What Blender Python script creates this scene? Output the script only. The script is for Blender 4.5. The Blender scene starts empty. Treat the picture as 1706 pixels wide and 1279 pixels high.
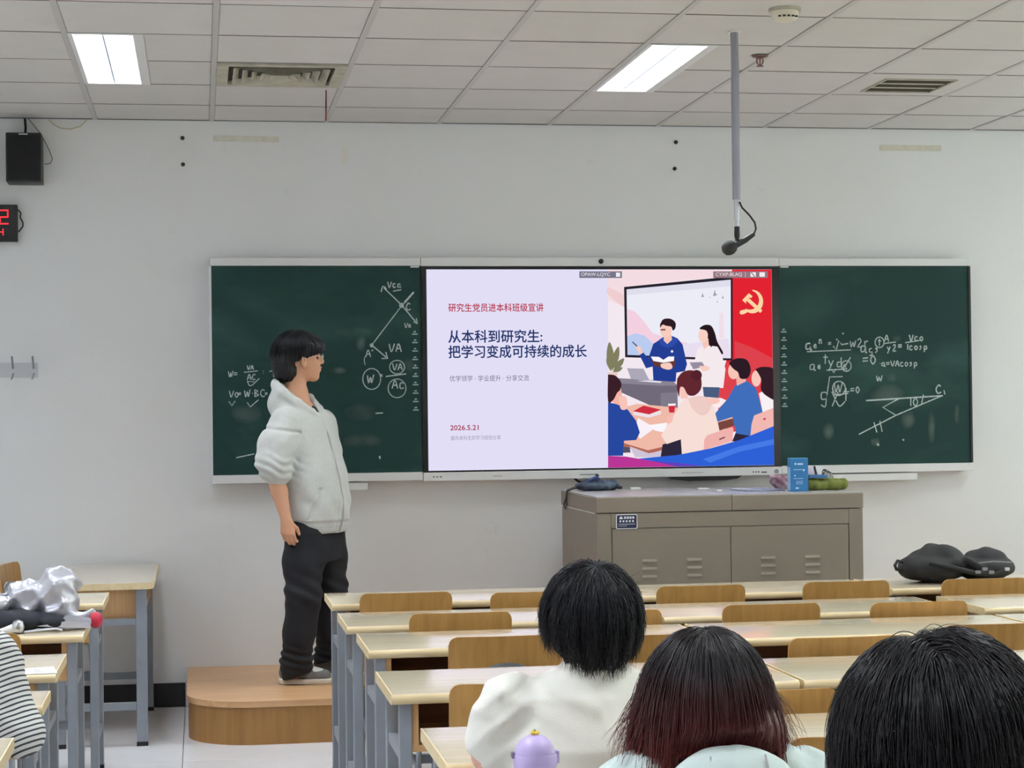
import bpy, bmesh, math, random
import numpy as np
from mathutils import Vector, Matrix

random.seed(7)
rng = np.random.default_rng(11)
SC = bpy.context.scene
COL = SC.collection

# ------------------------------------------------------------------ camera, world, lights, exposure
CAM_POS = Vector((0.0, -10.215, 1.515))
F_PX, YAW, PITCH, ROLL = 3209.6, math.radians(9.205), math.radians(0.815), math.radians(-0.684)


def cam_axes():
    fw = Vector((math.sin(YAW) * math.cos(PITCH), math.cos(YAW) * math.cos(PITCH), math.sin(PITCH)))
    rt = Vector((math.cos(YAW), -math.sin(YAW), 0))
    up = rt.cross(fw)
    return rt * math.cos(ROLL) + up * math.sin(ROLL), -rt * math.sin(ROLL) + up * math.cos(ROLL), fw


AX_R, AX_U, AX_F = cam_axes()
cd = bpy.data.cameras.new('camera')
cd.sensor_fit = 'HORIZONTAL'
cd.sensor_width = 36.0
cd.lens = 36.0 * F_PX / 1706.0
cd.clip_start = 0.05
cam = bpy.data.objects.new('camera', cd)
M3 = Matrix((AX_R, AX_U, -AX_F)).transposed()
cam.matrix_world = Matrix.Translation(CAM_POS) @ M3.to_4x4()
COL.objects.link(cam)
SC.camera = cam

world = bpy.data.worlds.new('daylight')
SC.world = world
world.use_nodes = True
bgn = world.node_tree.nodes['Background']
bgn.inputs['Color'].default_value = (0.92, 0.96, 1.0, 1)
bgn.inputs['Strength'].default_value = 3.4

SC.view_settings.view_transform = 'Standard'
SC.view_settings.look = 'None'
SC.view_settings.exposure = 0.0
SC.view_settings.gamma = 1.0
SC.view_settings.use_curve_mapping = False

LAMP_LEFT = (0.88, 0.93, 1.0, 63.0)       # colour and strength of the ceiling luminaires
LAMP_RIGHT = (0.93, 0.99, 1.0, 63.0)


def survey(x, y, Y):
    """Metres on the upright plane at depth Y for a point measured in the photograph (used to lay out flat print)."""
    d = AX_R * ((x - 853) / F_PX) - AX_U * ((y - 639.5) / F_PX) + AX_F
    t = (Y - CAM_POS.y) / d.y
    p = CAM_POS + d * t
    return p.x, p.z


# ------------------------------------------------------------------ materials
def srgb(r, g, b):
    def f(v):
        v /= 255.0
        return v / 12.92 if v <= 0.04045 else ((v + 0.055) / 1.055) ** 2.4
    return (f(r), f(g), f(b), 1.0)


def _nt(name):
    m = bpy.data.materials.new(name)
    m.use_nodes = True
    nt = m.node_tree
    return m, nt, nt.nodes['Principled BSDF']


def mat(name, rgb, rough=0.6, metal=0.0, spec=0.5, var=0.0, vscale=6.0, bump=0.0, bscale=60.0, stretch=(1, 1, 1), sheen=0.0, trans=0.0, alpha=1.0, rgb2=None, coords='Object'):
    m, nt, b = _nt(name)
    b.inputs['Base Color'].default_value = srgb(*rgb)
    b.inputs['Roughness'].default_value = rough
    b.inputs['Metallic'].default_value = metal
    b.inputs['Specular IOR Level'].default_value = spec
    if sheen:
        b.inputs['Sheen Weight'].default_value = sheen
    if trans:
        b.inputs['Transmission Weight'].default_value = trans
    if alpha < 1:
        b.inputs['Alpha'].default_value = alpha
    L = nt.links.new
    if var or bump or rgb2:
        tc = nt.nodes.new('ShaderNodeTexCoord')
        mp = nt.nodes.new('ShaderNodeMapping')
        mp.inputs['Scale'].default_value = stretch
        L(tc.outputs[coords], mp.inputs['Vector'])
    if var or rgb2:
        n = nt.nodes.new('ShaderNodeTexNoise')
        n.inputs['Scale'].default_value = vscale
        n.inputs['Detail'].default_value = 6
        L(mp.outputs[0], n.inputs['Vector'])
        r = nt.nodes.new('ShaderNodeValToRGB')
        c = srgb(*rgb)
        if rgb2:
            c2 = srgb(*rgb2)
        else:
            c2 = tuple(min(1, v * (1 - var)) for v in c[:3]) + (1,)
        r.color_ramp.elements[0].position = 0.35
        r.color_ramp.elements[0].color = c2
        r.color_ramp.elements[1].position = 0.65
        r.color_ramp.elements[1].color = c
        L(n.outputs['Fac'], r.inputs['Fac'])
        L(r.outputs['Color'], b.inputs['Base Color'])
    if bump:
        n2 = nt.nodes.new('ShaderNodeTexNoise')
        n2.inputs['Scale'].default_value = bscale
        n2.inputs['Detail'].default_value = 4
        L(mp.outputs[0], n2.inputs['Vector'])
        bp = nt.nodes.new('ShaderNodeBump')
        bp.inputs['Strength'].default_value = bump
        bp.inputs['Distance'].default_value = 0.01
        L(n2.outputs['Fac'], bp.inputs['Height'])
        L(bp.outputs['Normal'], b.inputs['Normal'])
    return m


def wood(name, dark, light, rough, axis='x', scale=9.0, spec=0.5, coat=0.0):
    """Laminate with a straight grain along one axis; each object shifts the pattern a little."""
    m, nt, b = _nt(name)
    L = nt.links.new
    tc = nt.nodes.new('ShaderNodeTexCoord')
    oi = nt.nodes.new('ShaderNodeObjectInfo')
    add = nt.nodes.new('ShaderNodeVectorMath')
    add.operation = 'ADD'
    mul = nt.nodes.new('ShaderNodeMath')
    mul.operation = 'MULTIPLY'
    mul.inputs[1].default_value = 17.0
    L(oi.outputs['Random'], mul.inputs[0])
    L(tc.outputs['Object'], add.inputs[0])
    L(mul.outputs[0], add.inputs[1])
    mp = nt.nodes.new('ShaderNodeMapping')
    s = {'x': (0.35, 6, 6), 'y': (6, 0.35, 6), 'z': (6, 6, 0.35)}[axis]
    mp.inputs['Scale'].default_value = s
    L(add.outputs[0], mp.inputs['Vector'])
    n = nt.nodes.new('ShaderNodeTexNoise')
    n.inputs['Scale'].default_value = scale
    n.inputs['Detail'].default_value = 7
    n.inputs['Roughness'].default_value = 0.6
    n.inputs['Distortion'].default_value = 0.4
    L(mp.outputs[0], n.inputs['Vector'])
    r = nt.nodes.new('ShaderNodeValToRGB')
    r.color_ramp.elements[0].position = 0.3
    r.color_ramp.elements[0].color = srgb(*dark)
    r.color_ramp.elements[1].position = 0.68
    r.color_ramp.elements[1].color = srgb(*light)
    L(n.outputs['Fac'], r.inputs['Fac'])
    L(r.outputs['Color'], b.inputs['Base Color'])
    b.inputs['Roughness'].default_value = rough
    b.inputs['Specular IOR Level'].default_value = spec
    b.inputs['Coat Weight'].default_value = coat
    b.inputs['Coat Roughness'].default_value = 0.12
    return m


def emit(name, rgba, strength):
    m = bpy.data.materials.new(name)
    m.use_nodes = True
    nt = m.node_tree
    nt.nodes.remove(nt.nodes['Principled BSDF'])
    e = nt.nodes.new('ShaderNodeEmission')
    e.inputs['Color'].default_value = rgba
    e.inputs['Strength'].default_value = strength
    nt.links.new(e.outputs[0], nt.nodes['Material Output'].inputs['Surface'])
    return m


def wall_paint():
    """White emulsion with faint scuffs, drifting from clean to slightly yellowed by age."""
    m, nt, b = _nt('wall_paint')
    L = nt.links.new
    tc = nt.nodes.new('ShaderNodeTexCoord')
    n1 = nt.nodes.new('ShaderNodeTexNoise')
    n1.inputs['Scale'].default_value = 0.9
    n1.inputs['Detail'].default_value = 3
    n2 = nt.nodes.new('ShaderNodeTexNoise')
    n2.inputs['Scale'].default_value = 5.0
    n2.inputs['Detail'].default_value = 8
    n2.inputs['Roughness'].default_value = 0.65
    L(tc.outputs['Object'], n1.inputs['Vector'])
    L(tc.outputs['Object'], n2.inputs['Vector'])
    r1 = nt.nodes.new('ShaderNodeValToRGB')
    r1.color_ramp.elements[0].position = 0.3
    r1.color_ramp.elements[0].color = srgb(224, 224, 222)
    r1.color_ramp.elements[1].position = 0.7
    r1.color_ramp.elements[1].color = srgb(229, 230, 232)
    r2 = nt.nodes.new('ShaderNodeValToRGB')
    r2.color_ramp.elements[0].position = 0.24
    r2.color_ramp.elements[0].color = (0.74, 0.73, 0.72, 1)
    r2.color_ramp.elements[1].position = 0.36
    r2.color_ramp.elements[1].color = (1, 1, 1, 1)
    mx = nt.nodes.new('ShaderNodeMix')
    mx.data_type = 'RGBA'
    mx.blend_type = 'MULTIPLY'
    mx.inputs['Factor'].default_value = 0.55
    L(n1.outputs['Fac'], r1.inputs['Fac'])
    L(n2.outputs['Fac'], r2.inputs['Fac'])
    L(r1.outputs['Color'], mx.inputs['A'])
    L(r2.outputs['Color'], mx.inputs['B'])
    L(mx.outputs['Result'], b.inputs['Base Color'])
    b.inputs['Roughness'].default_value = 0.75
    b.inputs['Specular IOR Level'].default_value = 0.3
    n3 = nt.nodes.new('ShaderNodeTexNoise')
    n3.inputs['Scale'].default_value = 90
    L(tc.outputs['Object'], n3.inputs['Vector'])
    bp = nt.nodes.new('ShaderNodeBump')
    bp.inputs['Strength'].default_value = 0.06
    bp.inputs['Distance'].default_value = 0.01
    L(n3.outputs['Fac'], bp.inputs['Height'])
    L(bp.outputs['Normal'], b.inputs['Normal'])
    return m


def chalkboard_mat():
    """Dark green enamel with wiped chalk dust in broad faint sweeps."""
    m, nt, b = _nt('chalkboard_green')
    L = nt.links.new
    tc = nt.nodes.new('ShaderNodeTexCoord')
    mp = nt.nodes.new('ShaderNodeMapping')
    mp.inputs['Scale'].default_value = (0.8, 1, 1.8)
    mp.inputs['Rotation'].default_value = (0, 0.25, 0)
    L(tc.outputs['Object'], mp.inputs['Vector'])
    n = nt.nodes.new('ShaderNodeTexNoise')
    n.inputs['Scale'].default_value = 1.6
    n.inputs['Detail'].default_value = 4
    n.inputs['Distortion'].default_value = 0.5
    L(mp.outputs[0], n.inputs['Vector'])
    r = nt.nodes.new('ShaderNodeValToRGB')
    r.color_ramp.elements[0].position = 0.5
    r.color_ramp.elements[0].color = srgb(22, 54, 50)
    r.color_ramp.elements[1].position = 0.85
    r.color_ramp.elements[1].color = srgb(50, 84, 77)
    L(n.outputs['Fac'], r.inputs['Fac'])
    L(r.outputs['Color'], b.inputs['Base Color'])
    b.inputs['Roughness'].default_value = 0.62
    b.inputs['Specular IOR Level'].default_value = 0.25
    return m


M = {}
M['wall'] = wall_paint()
M['ceil'] = mat('ceiling_panel_white', (208, 205, 203), 0.85, spec=0.2, var=0.05, vscale=3.0)
M['ceil_slab'] = mat('ceiling_slab_grey', (190, 187, 184), 0.9)
M['tee'] = mat('ceiling_tee_grey', (186, 184, 182), 0.5)
M['tile'] = mat('floor_tile_pale', (214, 214, 216), 0.22, var=0.06, vscale=2.5)
M['grout'] = mat('floor_grout', (120, 118, 116), 0.9)
M['black_skirt'] = mat('black_skirting', (22, 21, 24), 0.5)
M['platform_top'] = wood('platform_boards', (186, 142, 98), (212, 170, 126), 0.36, 'x', 7)
M['platform_side'] = wood('platform_fascia', (146, 104, 52), (164, 120, 66), 0.5, 'z', 6)
M['desk_top'] = wood('desk_laminate', (206, 190, 160), (222, 208, 182), 0.16, 'x', 8, spec=0.5, coat=0.7)
M['desk_edge'] = wood('desk_edge_band', (214, 192, 146), (228, 208, 166), 0.4, 'x', 8)
M['desk_wood'] = wood('desk_carcass', (190, 148, 98), (208, 168, 118), 0.5, 'z', 8)
M['desk_shade'] = wood('desk_inner_shade', (118, 78, 50), (140, 96, 64), 0.6, 'x', 8)  # browner than the carcass: shade inside the compartment is put into the colour
M['chair_wood'] = wood('chair_plywood', (162, 120, 63), (184, 140, 78), 0.38, 'z', 7, spec=0.45)
M['steel'] = mat('grey_painted_steel', (138, 144, 152), 0.42, metal=0.0, spec=0.5, var=0.06, vscale=20)
M['steel_dark'] = mat('dark_grey_steel', (84, 87, 92), 0.45)
M['white_frame'] = mat('white_aluminium', (222, 222, 222), 0.4)
M['black'] = mat('black_plastic', (16, 16, 18), 0.45)
M['black_gloss'] = mat('black_glass', (8, 8, 10), 0.15)
M['board'] = chalkboard_mat()
M['chalk'] = mat('chalk_white', (190, 202, 198), 0.95, var=0.35, vscale=90)
M['white'] = mat('white_plastic', (228, 228, 226), 0.4)
M['grey'] = mat('mid_grey_plastic', (130, 130, 132), 0.5)
M['vent'] = mat('vent_cream', (186, 182, 164), 0.6, var=0.25, vscale=12)
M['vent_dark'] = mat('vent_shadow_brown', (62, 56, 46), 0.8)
M['louvre'] = mat('louvre_aluminium', (196, 200, 208), 0.25, metal=0.95)
M['chrome'] = mat('satin_aluminium', (206, 206, 210), 0.28, metal=0.9)
M['cross_tee'] = mat('cross_tee_grey', (112, 107, 102), 0.7)
M['pole'] = mat('mic_pole_grey', (150, 150, 158), 0.38, metal=0.55)
M['brass'] = mat('sprinkler_metal', (120, 98, 92), 0.35, metal=0.8)


# ------------------------------------------------------------------ mesh building
class MB:
    def __init__(self):
        self.v, self.f, self.m = [], [], []

    def add(self, verts, faces, mi=0):
        o = len(self.v)
        self.v += [tuple(p) for p in verts]
        self.f += [tuple(i + o for i in f) for f in faces]
        self.m += [mi] * len(faces)
        return self

    def box(self, lo, hi, mi=0, bev=0.0):
        (x0, y0, z0), (x1, y1, z1) = lo, hi
        if bev <= 0:
            vs = [(x0, y0, z0), (x1, y0, z0), (x1, y1, z0), (x0, y1, z0), (x0, y0, z1), (x1, y0, z1), (x1, y1, z1), (x0, y1, z1)]
            fs = [(0, 3, 2, 1), (4, 5, 6, 7), (0, 1, 5, 4), (1, 2, 6, 5), (2, 3, 7, 6), (3, 0, 4, 7)]
            return self.add(vs, fs, mi)
        bm = bmesh.new()
        bmesh.ops.create_cube(bm, size=1.0)
        for q in bm.verts:
            q.co = Vector((x0 + (q.co.x + .5) * (x1 - x0), y0 + (q.co.y + .5) * (y1 - y0), z0 + (q.co.z + .5) * (z1 - z0)))
        bmesh.ops.bevel(bm, geom=list(bm.edges), offset=bev, segments=2, affect='EDGES', profile=0.6)
        return self.bm(bm, mi)

    def bm(self, bm, mi=0, mtx=None):
        if mtx is not None:
            bm.transform(mtx)
        bm.verts.index_update()
        self.add([q.co[:] for q in bm.verts], [[q.index for q in f.verts] for f in bm.faces], mi)
        bm.free()
        return self

    def tube(self, pts, r, n=10, mi=0, cap=True, closed=False):
        pts = [Vector(p) for p in pts]
        rs = r if isinstance(r, (list, tuple)) else [r] * len(pts)
        k = len(pts)
        vs, fs = [], []
        prev = None
        for i, p in enumerate(pts):
            if closed:
                t = (pts[(i + 1) % k] - pts[i - 1]).normalized()
            else:
                t = (pts[min(i + 1, k - 1)] - pts[max(i - 1, 0)]).normalized()
            if prev is None:
                a = Vector((0, 0, 1)) if abs(t.z) < 0.9 else Vector((1, 0, 0))
                u = t.cross(a).normalized()
            else:
                u = (prev - t * prev.dot(t))
                u = u.normalized() if u.length > 1e-6 else t.orthogonal().normalized()
            prev = u
            w = t.cross(u)
            for j in range(n):
                a = 2 * math.pi * j / n
                vs.append(p + (u * math.cos(a) + w * math.sin(a)) * rs[i])
        seg = k if closed else k - 1
        for i in range(seg):
            for j in range(n):
                a, b = i * n + j, i * n + (j + 1) % n
                c, d = ((i + 1) % k) * n + (j + 1) % n, ((i + 1) % k) * n + j
                fs.append((a, b, c, d))
        if cap and not closed:
            fs.append(tuple(reversed(range(n))))
            fs.append(tuple(range((k - 1) * n, k * n)))
        return self.add(vs, fs, mi)

    def lathe(self, prof, n=24, mi=0, c=(0, 0, 0), axis=None):
        """prof: list of (radius, height); axis: direction of the height (default up)."""
        vs, fs = [], []
        ax = Vector(axis).normalized() if axis else Vector((0, 0, 1))
        u = ax.orthogonal().normalized() if axis else Vector((1, 0, 0))
        w = ax.cross(u)
        c = Vector(c)
        for r, h in prof:
            for j in range(n):
                a = 2 * math.pi * j / n
                vs.append(c + ax * h + (u * math.cos(a) + w * math.sin(a)) * max(r, 1e-4))
        for i in range(len(prof) - 1):
            for j in range(n):
                a, b = i * n + j, i * n + (j + 1) % n
                fs.append((a, b, b + n, a + n))
        fs.append(tuple(reversed(range(n))))
        fs.append(tuple(range((len(prof) - 1) * n, len(prof) * n)))
        return self.add(vs, fs, mi)

    def prism(self, poly, d0, d1, plane='xz', mi=0):
        """Extrude a 2-D outline between depths d0 and d1 along the axis normal to the plane."""
        k = len(poly)

        def P(a, b, d):
            return {'xz': (a, d, b), 'xy': (a, b, d), 'yz': (d, a, b)}[plane]
        vs = [P(a, b, d0) for a, b in poly] + [P(a, b, d1) for a, b in poly]
        fs = [tuple(range(k)), tuple(reversed(range(k, 2 * k)))]
        for i in range(k):
            j = (i + 1) % k
            fs.append((i, i + k, j + k, j))
        return self.add(vs, fs, mi)


def obj(name, mb, mats, parent=None, smooth=False, loc=None, recalc=True):
    me = bpy.data.meshes.new(name)
    if isinstance(mb, MB):
        me.from_pydata(mb.v, [], mb.f)
        mi = mb.m
    else:
        me.from_pydata(mb[0], [], mb[1])
        mi = None
    if not isinstance(mats, (list, tuple)):
        mats = [mats]
    for m in mats:
        me.materials.append(m)
    if mi is not None and len(mats) > 1:
        me.polygons.foreach_set('material_index', mi)
    if recalc:
        bm = bmesh.new()
        bm.from_mesh(me)
        bmesh.ops.recalc_face_normals(bm, faces=bm.faces)
        bm.to_mesh(me)
        bm.free()
    if smooth:
        me.polygons.foreach_set('use_smooth', [True] * len(me.polygons))
        if smooth != 'all':
            try:
                me.set_sharp_from_angle(angle=math.radians(40))
            except Exception:
                pass
    me.update()
    o = bpy.data.objects.new(name, me)
    COL.objects.link(o)
    if parent is not None:
        o.parent = parent
    if loc is not None:
        o.location = loc
    return o


def tag(o, label, cat, group=None):
    o['label'] = label
    o['category'] = cat
    if group:
        o['group'] = group
    return o


def thing(name, label, cat, loc=(0, 0, 0), rz=0.0, group=None):
    o = bpy.data.objects.new(name, None)
    o.empty_display_size = 0.1
    COL.objects.link(o)
    o.location = loc
    o.rotation_euler = (0, 0, rz)
    return tag(o, label, cat, group)


def structure(o):
    o['kind'] = 'structure'
    return o


def copy_tree(o, parent=None):
    kids = [c for c in o.children]
    c = o.copy()
    COL.objects.link(c)
    c.parent = parent
    for k in kids:
        copy_tree(k, c)
    return c


def rrect(x0, y0, x1, y1, r, n=5):
    pts = []
    for cx, cy, a0 in ((x1 - r, y1 - r, 0), (x0 + r, y1 - r, 90), (x0 + r, y0 + r, 180), (x1 - r, y0 + r, 270)):
        for i in range(n + 1):
            a = math.radians(a0 + 90 * i / n)
            pts.append((cx + r * math.cos(a), cy + r * math.sin(a)))
    return pts


def arc_pts(c, r, a0, a1, n=12):
    return [(c[0] + r * math.cos(math.radians(a0 + (a1 - a0) * i / n)), c[1] + r * math.sin(math.radians(a0 + (a1 - a0) * i / n))) for i in range(n + 1)]

# ================================================================== the room
XL, XR, YB, HC = -2.9, 5.95, -11.6, 3.06

floor = structure(obj('floor', MB().box((XL, YB, -0.12), (XR, 0.0, -0.012)), M['grout']))
TS = 0.8
tile_mesh = None
for i in range(-3, 6):
    for k in range(0, 11):
        x0, y1 = -0.09 + i * TS, -0.02 - k * TS
        if tile_mesh is None:
            t = obj('floor_tile', MB().box((0.0015, -TS + 0.0015, -0.012), (TS - 0.0015, -0.0015, 0.0), bev=0.0015), M['tile'], floor)
            tile_mesh = t.data
        else:
            t = bpy.data.objects.new('floor_tile', tile_mesh)
            COL.objects.link(t)
            t.parent = floor
        t.location = (x0, y1, 0)

wall_front = structure(obj('wall_front', MB().box((XL, 0.0, -0.12), (XR, 0.2, 3.3)), M['wall']))
structure(obj('wall_back', MB().box((XL, YB - 0.2, -0.12), (XR, YB, 3.3)), M['wall']))
# both side walls have tall windows, beyond the frame of the picture; those on the right have green-tinted glass
WZ0, WZ1 = 0.95, 2.70


def pane_mat(name, rgb):
    m = bpy.data.materials.new(name)
    m.use_nodes = True
    nt = m.node_tree
    nt.nodes.remove(nt.nodes['Principled BSDF'])
    t = nt.nodes.new('ShaderNodeBsdfTransparent')
    t.inputs['Color'].default_value = rgb + (1,)
    nt.links.new(t.outputs[0], nt.nodes['Material Output'].inputs['Surface'])
    return m


nwin = 0
for side, xa, xb, wins, tint in (('right', XR, XR + 0.2, [(-0.3, -3.0), (-3.8, -5.8), (-6.6, -8.6), (-9.2, -11.2)], (0.95, 1.0, 0.88)),
                                 ('left', XL - 0.2, XL, [(-5.4, -7.0), (-8.2, -9.8)], (0.93, 0.95, 1.0))):
    mb = MB()
    mb.box((xa, YB, -0.12), (xb, 0.2, WZ0)).box((xa, YB, WZ1), (xb, 0.2, 3.3))
    ys = [0.2] + [v for w in wins for v in w] + [YB]
    for a, b in zip(ys[0::2], ys[1::2]):
        mb.box((xa, b, WZ0), (xb, a, WZ1))
    structure(obj('wall_' + side, mb, M['wall']))
    pm_ = pane_mat('window_glass_' + side, tint)
    xc = (xa + xb) / 2
    for a, b in wins:
        nwin += 1
        mb = MB()
        mb.box((xc - 0.03, b, WZ0), (xc + 0.03, a, WZ0 + 0.05)).box((xc - 0.03, b, WZ1 - 0.05), (xc + 0.03, a, WZ1))
        for y in (b, (a + b) / 2 - 0.025, a - 0.05):
            mb.box((xc - 0.03, y, WZ0 + 0.05), (xc + 0.03, y + 0.05, WZ1 - 0.05))
        wd = structure(obj('window_%d' % nwin, mb, M['white_frame']))
        for y0, y1 in ((b + 0.05, (a + b) / 2 - 0.025), ((a + b) / 2 + 0.025, a - 0.05)):
            obj('pane', MB().add([(xc, y0, WZ0 + 0.05), (xc, y1, WZ0 + 0.05), (xc, y1, WZ1 - 0.05), (xc, y0, WZ1 - 0.05)], [(0, 1, 2, 3)]), pm_, wd)
structure(obj('baseboard_front', MB().box((XL, -0.012, 0.0), (-0.09, 0.0, 0.123), bev=0.002), M['black_skirt']))

# old repair patches and taped strips on the front wall
for pts, rgb in [(((0.081, 2.950), (0.425, 2.981)), (216, 213, 200)), (((3.738, 2.938), (4.099, 2.971)), (216, 213, 198)),
                 (((0.758, 2.839), (0.788, 2.934)), (232, 230, 222))]:
    (xa, za), (xb, zb) = pts
    obj('tape_strip', MB().box((xa, -0.0015, za), (xb, 0.0, zb)), mat('aged_tape_%d' % rgb[2], rgb, 0.7, var=0.1, vscale=30), wall_front)

# ------------------------------------------------------------------ suspended ceiling
ceiling = structure(obj('ceiling', MB().box((XL, YB, HC + 0.11), (XR, 0.2, HC + 0.25)), M['ceil_slab']))
GX0, GY0, GS = -0.525, -0.506, 0.6
taken = {}
for i, k in ((0, 2), (0, 3), (4, 2), (4, 3), (8, 2), (8, 3), (0, 6), (4, 6), (8, 6), (-3, 2), (-3, 3), (-3, 6)):
    taken[(i, k)] = 'light'
taken[(1, 2)] = 'vent'
taken[(6, 2)] = 'vent'


def panel_mesh(w, d):
    return obj('ceiling_panel', MB().box((0.013, -d + 0.003, 0.0), (w - 0.013, -0.003, 0.012), bev=0.002), M['ceil'], ceiling)


pm, pe, ph = None, None, None
for i in range(-3, 10):
    for k in range(0, 7):
        x0 = GX0 + i * GS
        y1 = 0.0 if k == 0 else GY0 - (k - 1) * GS
        d = 0.506 if k == 0 else GS
        w = GS
        what = taken.get((i, k))
        if what == 'vent':
            continue
        if what == 'light':
            x0 += 0.3
            w = 0.3
        key = 'e' if k == 0 else ('h' if w < 0.5 else 'f')
        src = {'e': pe, 'f': pm, 'h': ph}[key]
        if src is None:
            o = panel_mesh(w, d)
            if key == 'e':
                pe = o.data
            elif key == 'f':
                pm = o.data
            else:
                ph = o.data
        else:
            o = bpy.data.objects.new('ceiling_panel', src)
            COL.objects.link(o)
            o.parent = ceiling
        o.location = (x0, y1, HC + random.uniform(-0.0006, 0.0006))
        o.rotation_euler = (random.uniform(-.0016, .0016), random.uniform(-.0016, .0016), 0)
# the plain boards over the rear seats leave the luminaires open
lamp_x = [GX0 + i * GS for i in (-3, 0, 4, 8)]
edges = [XL] + [v for x in lamp_x for v in (x + 0.011, x + 0.313)] + [XR]
YR = GY0 - 6 * GS - 0.001
for q in range(0, len(edges), 2):
    obj('ceiling_rear_board', MB().box((edges[q], YB, HC), (edges[q + 1], YR, HC + 0.012)), M['ceil'], ceiling)
for x in lamp_x:
    ye = [YR if YR < -4.706 else -4.706, -5.906, -7.106, -8.306, -9.506, YB]
    for a, b in zip(ye[0::2], ye[1::2]):
        obj('ceiling_rear_board', MB().box((x + 0.011, b, HC), (x + 0.313, a, HC + 0.012)), M['ceil'], ceiling)
# main tees run towards the board; cross tees are only thin reveals
for i in range(-3, 11):
    obj('ceiling_tee', MB().box((GX0 + i * GS - 0.012, -4.0, HC - 0.003), (GX0 + i * GS + 0.012, -0.001, HC + 0.012)), M['tee'], ceiling)
ct = None
for i in range(-3, 10):
    for k in range(0, 7):
        here, nxt = taken.get((i, k)), taken.get((i, k + 1))
        if here == 'light' and nxt == 'light':
            x0, x1 = GX0 + i * GS + 0.315, GX0 + (i + 1) * GS - 0.012
        else:
            x0, x1 = GX0 + i * GS + 0.012, GX0 + (i + 1) * GS - 0.012
        obj('ceiling_cross_tee', MB().box((x0, GY0 - k * GS - 0.004, HC - 0.0014), (x1, GY0 - k * GS + 0.004, HC - 0.0002)), M['cross_tee'], ceiling)
obj('ceiling_edge_angle', MB().box((XL, -0.02, HC - 0.002), (XR, 0.0, HC + 0.006)), M['steel_dark'], ceiling)

# ------------------------------------------------------------------ luminaires: trays of tubes behind white cross louvres
def lamp_mat(name, rgba):
    m = bpy.data.materials.new(name)
    m.use_nodes = True
    nt = m.node_tree
    nt.nodes.remove(nt.nodes['Principled BSDF'])
    L = nt.links.new
    tc = nt.nodes.new('ShaderNodeTexCoord')
    sx = nt.nodes.new('ShaderNodeSeparateXYZ')
    L(tc.outputs['Object'], sx.inputs[0])
    mm = nt.nodes.new('ShaderNodeMath')          # bright bands where the two tubes lie
    mm.operation = 'MULTIPLY'
    mm.inputs[1].default_value = 2 * math.pi / 0.125
    L(sx.outputs['X'], mm.inputs[0])
    cs = nt.nodes.new('ShaderNodeMath')
    cs.operation = 'COSINE'
    L(mm.outputs[0], cs.inputs[0])
    mr = nt.nodes.new('ShaderNodeMapRange')
    mr.inputs['From Min'].default_value = 1
    mr.inputs['From Max'].default_value = -1
    mr.inputs['To Min'].default_value = 0.35 * rgba[3]
    mr.inputs['To Max'].default_value = 1.6 * rgba[3]
    L(cs.outputs[0], mr.inputs['Value'])
    e = nt.nodes.new('ShaderNodeEmission')
    e.inputs['Color'].default_value = rgba[:3] + (1,)
    L(mr.outputs[0], e.inputs['Strength'])
    L(e.outputs[0], nt.nodes['Material Output'].inputs['Surface'])
    return m


M['lamp_l'] = lamp_mat('lamp_glow_cool', LAMP_LEFT)
M['lamp_r'] = lamp_mat('lamp_glow_neutral', LAMP_RIGHT)


LOUVRES = None


def luminaire(x0, y1, label, lm, detail=True):
    t = thing('ceiling_light', label, 'ceiling light', (x0, y1, HC), group='recessed louvre lights in the ceiling')
    w, d = 0.3, 1.2
    mb = MB()
    for lo, hi in (((0.012, -d, -0.004), (0.03, 0, 0.095)), ((w - 0.03, -d, -0.004), (w + 0.0125, 0, 0.095)), ((0.03, -d, -0.004), (w - 0.03, -d + 0.02, 0.095)), ((0.03, -0.02, -0.004), (w - 0.03, 0, 0.095))):
        mb.box(lo, hi)
    obj('frame', mb, M['white_frame'], t)
    o = obj('diffuser', MB().box((-0.119, -d + 0.02, 0.05), (0.119, -0.02, 0.054)), lm, t)
    o.location = (w / 2 + 0.0, 0, 0)
    obj('divider', MB().box((w / 2 - 0.003, -d + 0.02, -0.002), (w / 2 + 0.003, -0.02, 0.046)), M['louvre'], t)
    mb = MB()
    for q in range(1, 24):
        y = -d + 0.02 + q * (d - 0.04) / 24
        if detail:
            obj('louvre', MB().box((0.031, y - 0.0008, 0.0), (w - 0.031, y + 0.0008, 0.044)), M['louvre'], t)
        else:
            mb.box((0.031, y - 0.0008, 0.0), (w - 0.031, y + 0.0008, 0.044))
    if not detail:
        global LOUVRES
        if LOUVRES is None:
            lo_ = obj('louvre_grid', mb, M['louvre'], t)
            LOUVRES = lo_.data
        else:
            lo_ = bpy.data.objects.new('louvre_grid', LOUVRES)
            COL.objects.link(lo_)
            lo_.parent = t
        lo_['kind'] = 'stuff'
    return t


luminaire(GX0, -1.106, 'cool white louvre ceiling light above the wall loudspeaker side', M['lamp_l'])
luminaire(GX0 + 4 * GS, -1.106, 'greenish white louvre ceiling light beside the hanging microphone pole', M['lamp_r'])
luminaire(GX0 + 8 * GS, -1.106, 'louvre ceiling light beyond the square vent, out past the right edge', M['lamp_r'], False)
for r, y in enumerate((-3.506, -5.906, -8.306)):
    for c, i in enumerate((-3, 0, 4, 8)):
        luminaire(GX0 + i * GS, y, 'louvre ceiling light in row %s over the seats, %s' % (('two', 'three', 'four')[r], ('far left', 'above the left desks', 'above the right desks', 'by the windows')[c]), M['lamp_l' if i < 2 else 'lamp_r'], False)
luminaire(GX0 - 3 * GS, -1.106, 'louvre ceiling light beyond the left edge of the picture', M['lamp_l'], False)

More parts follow.
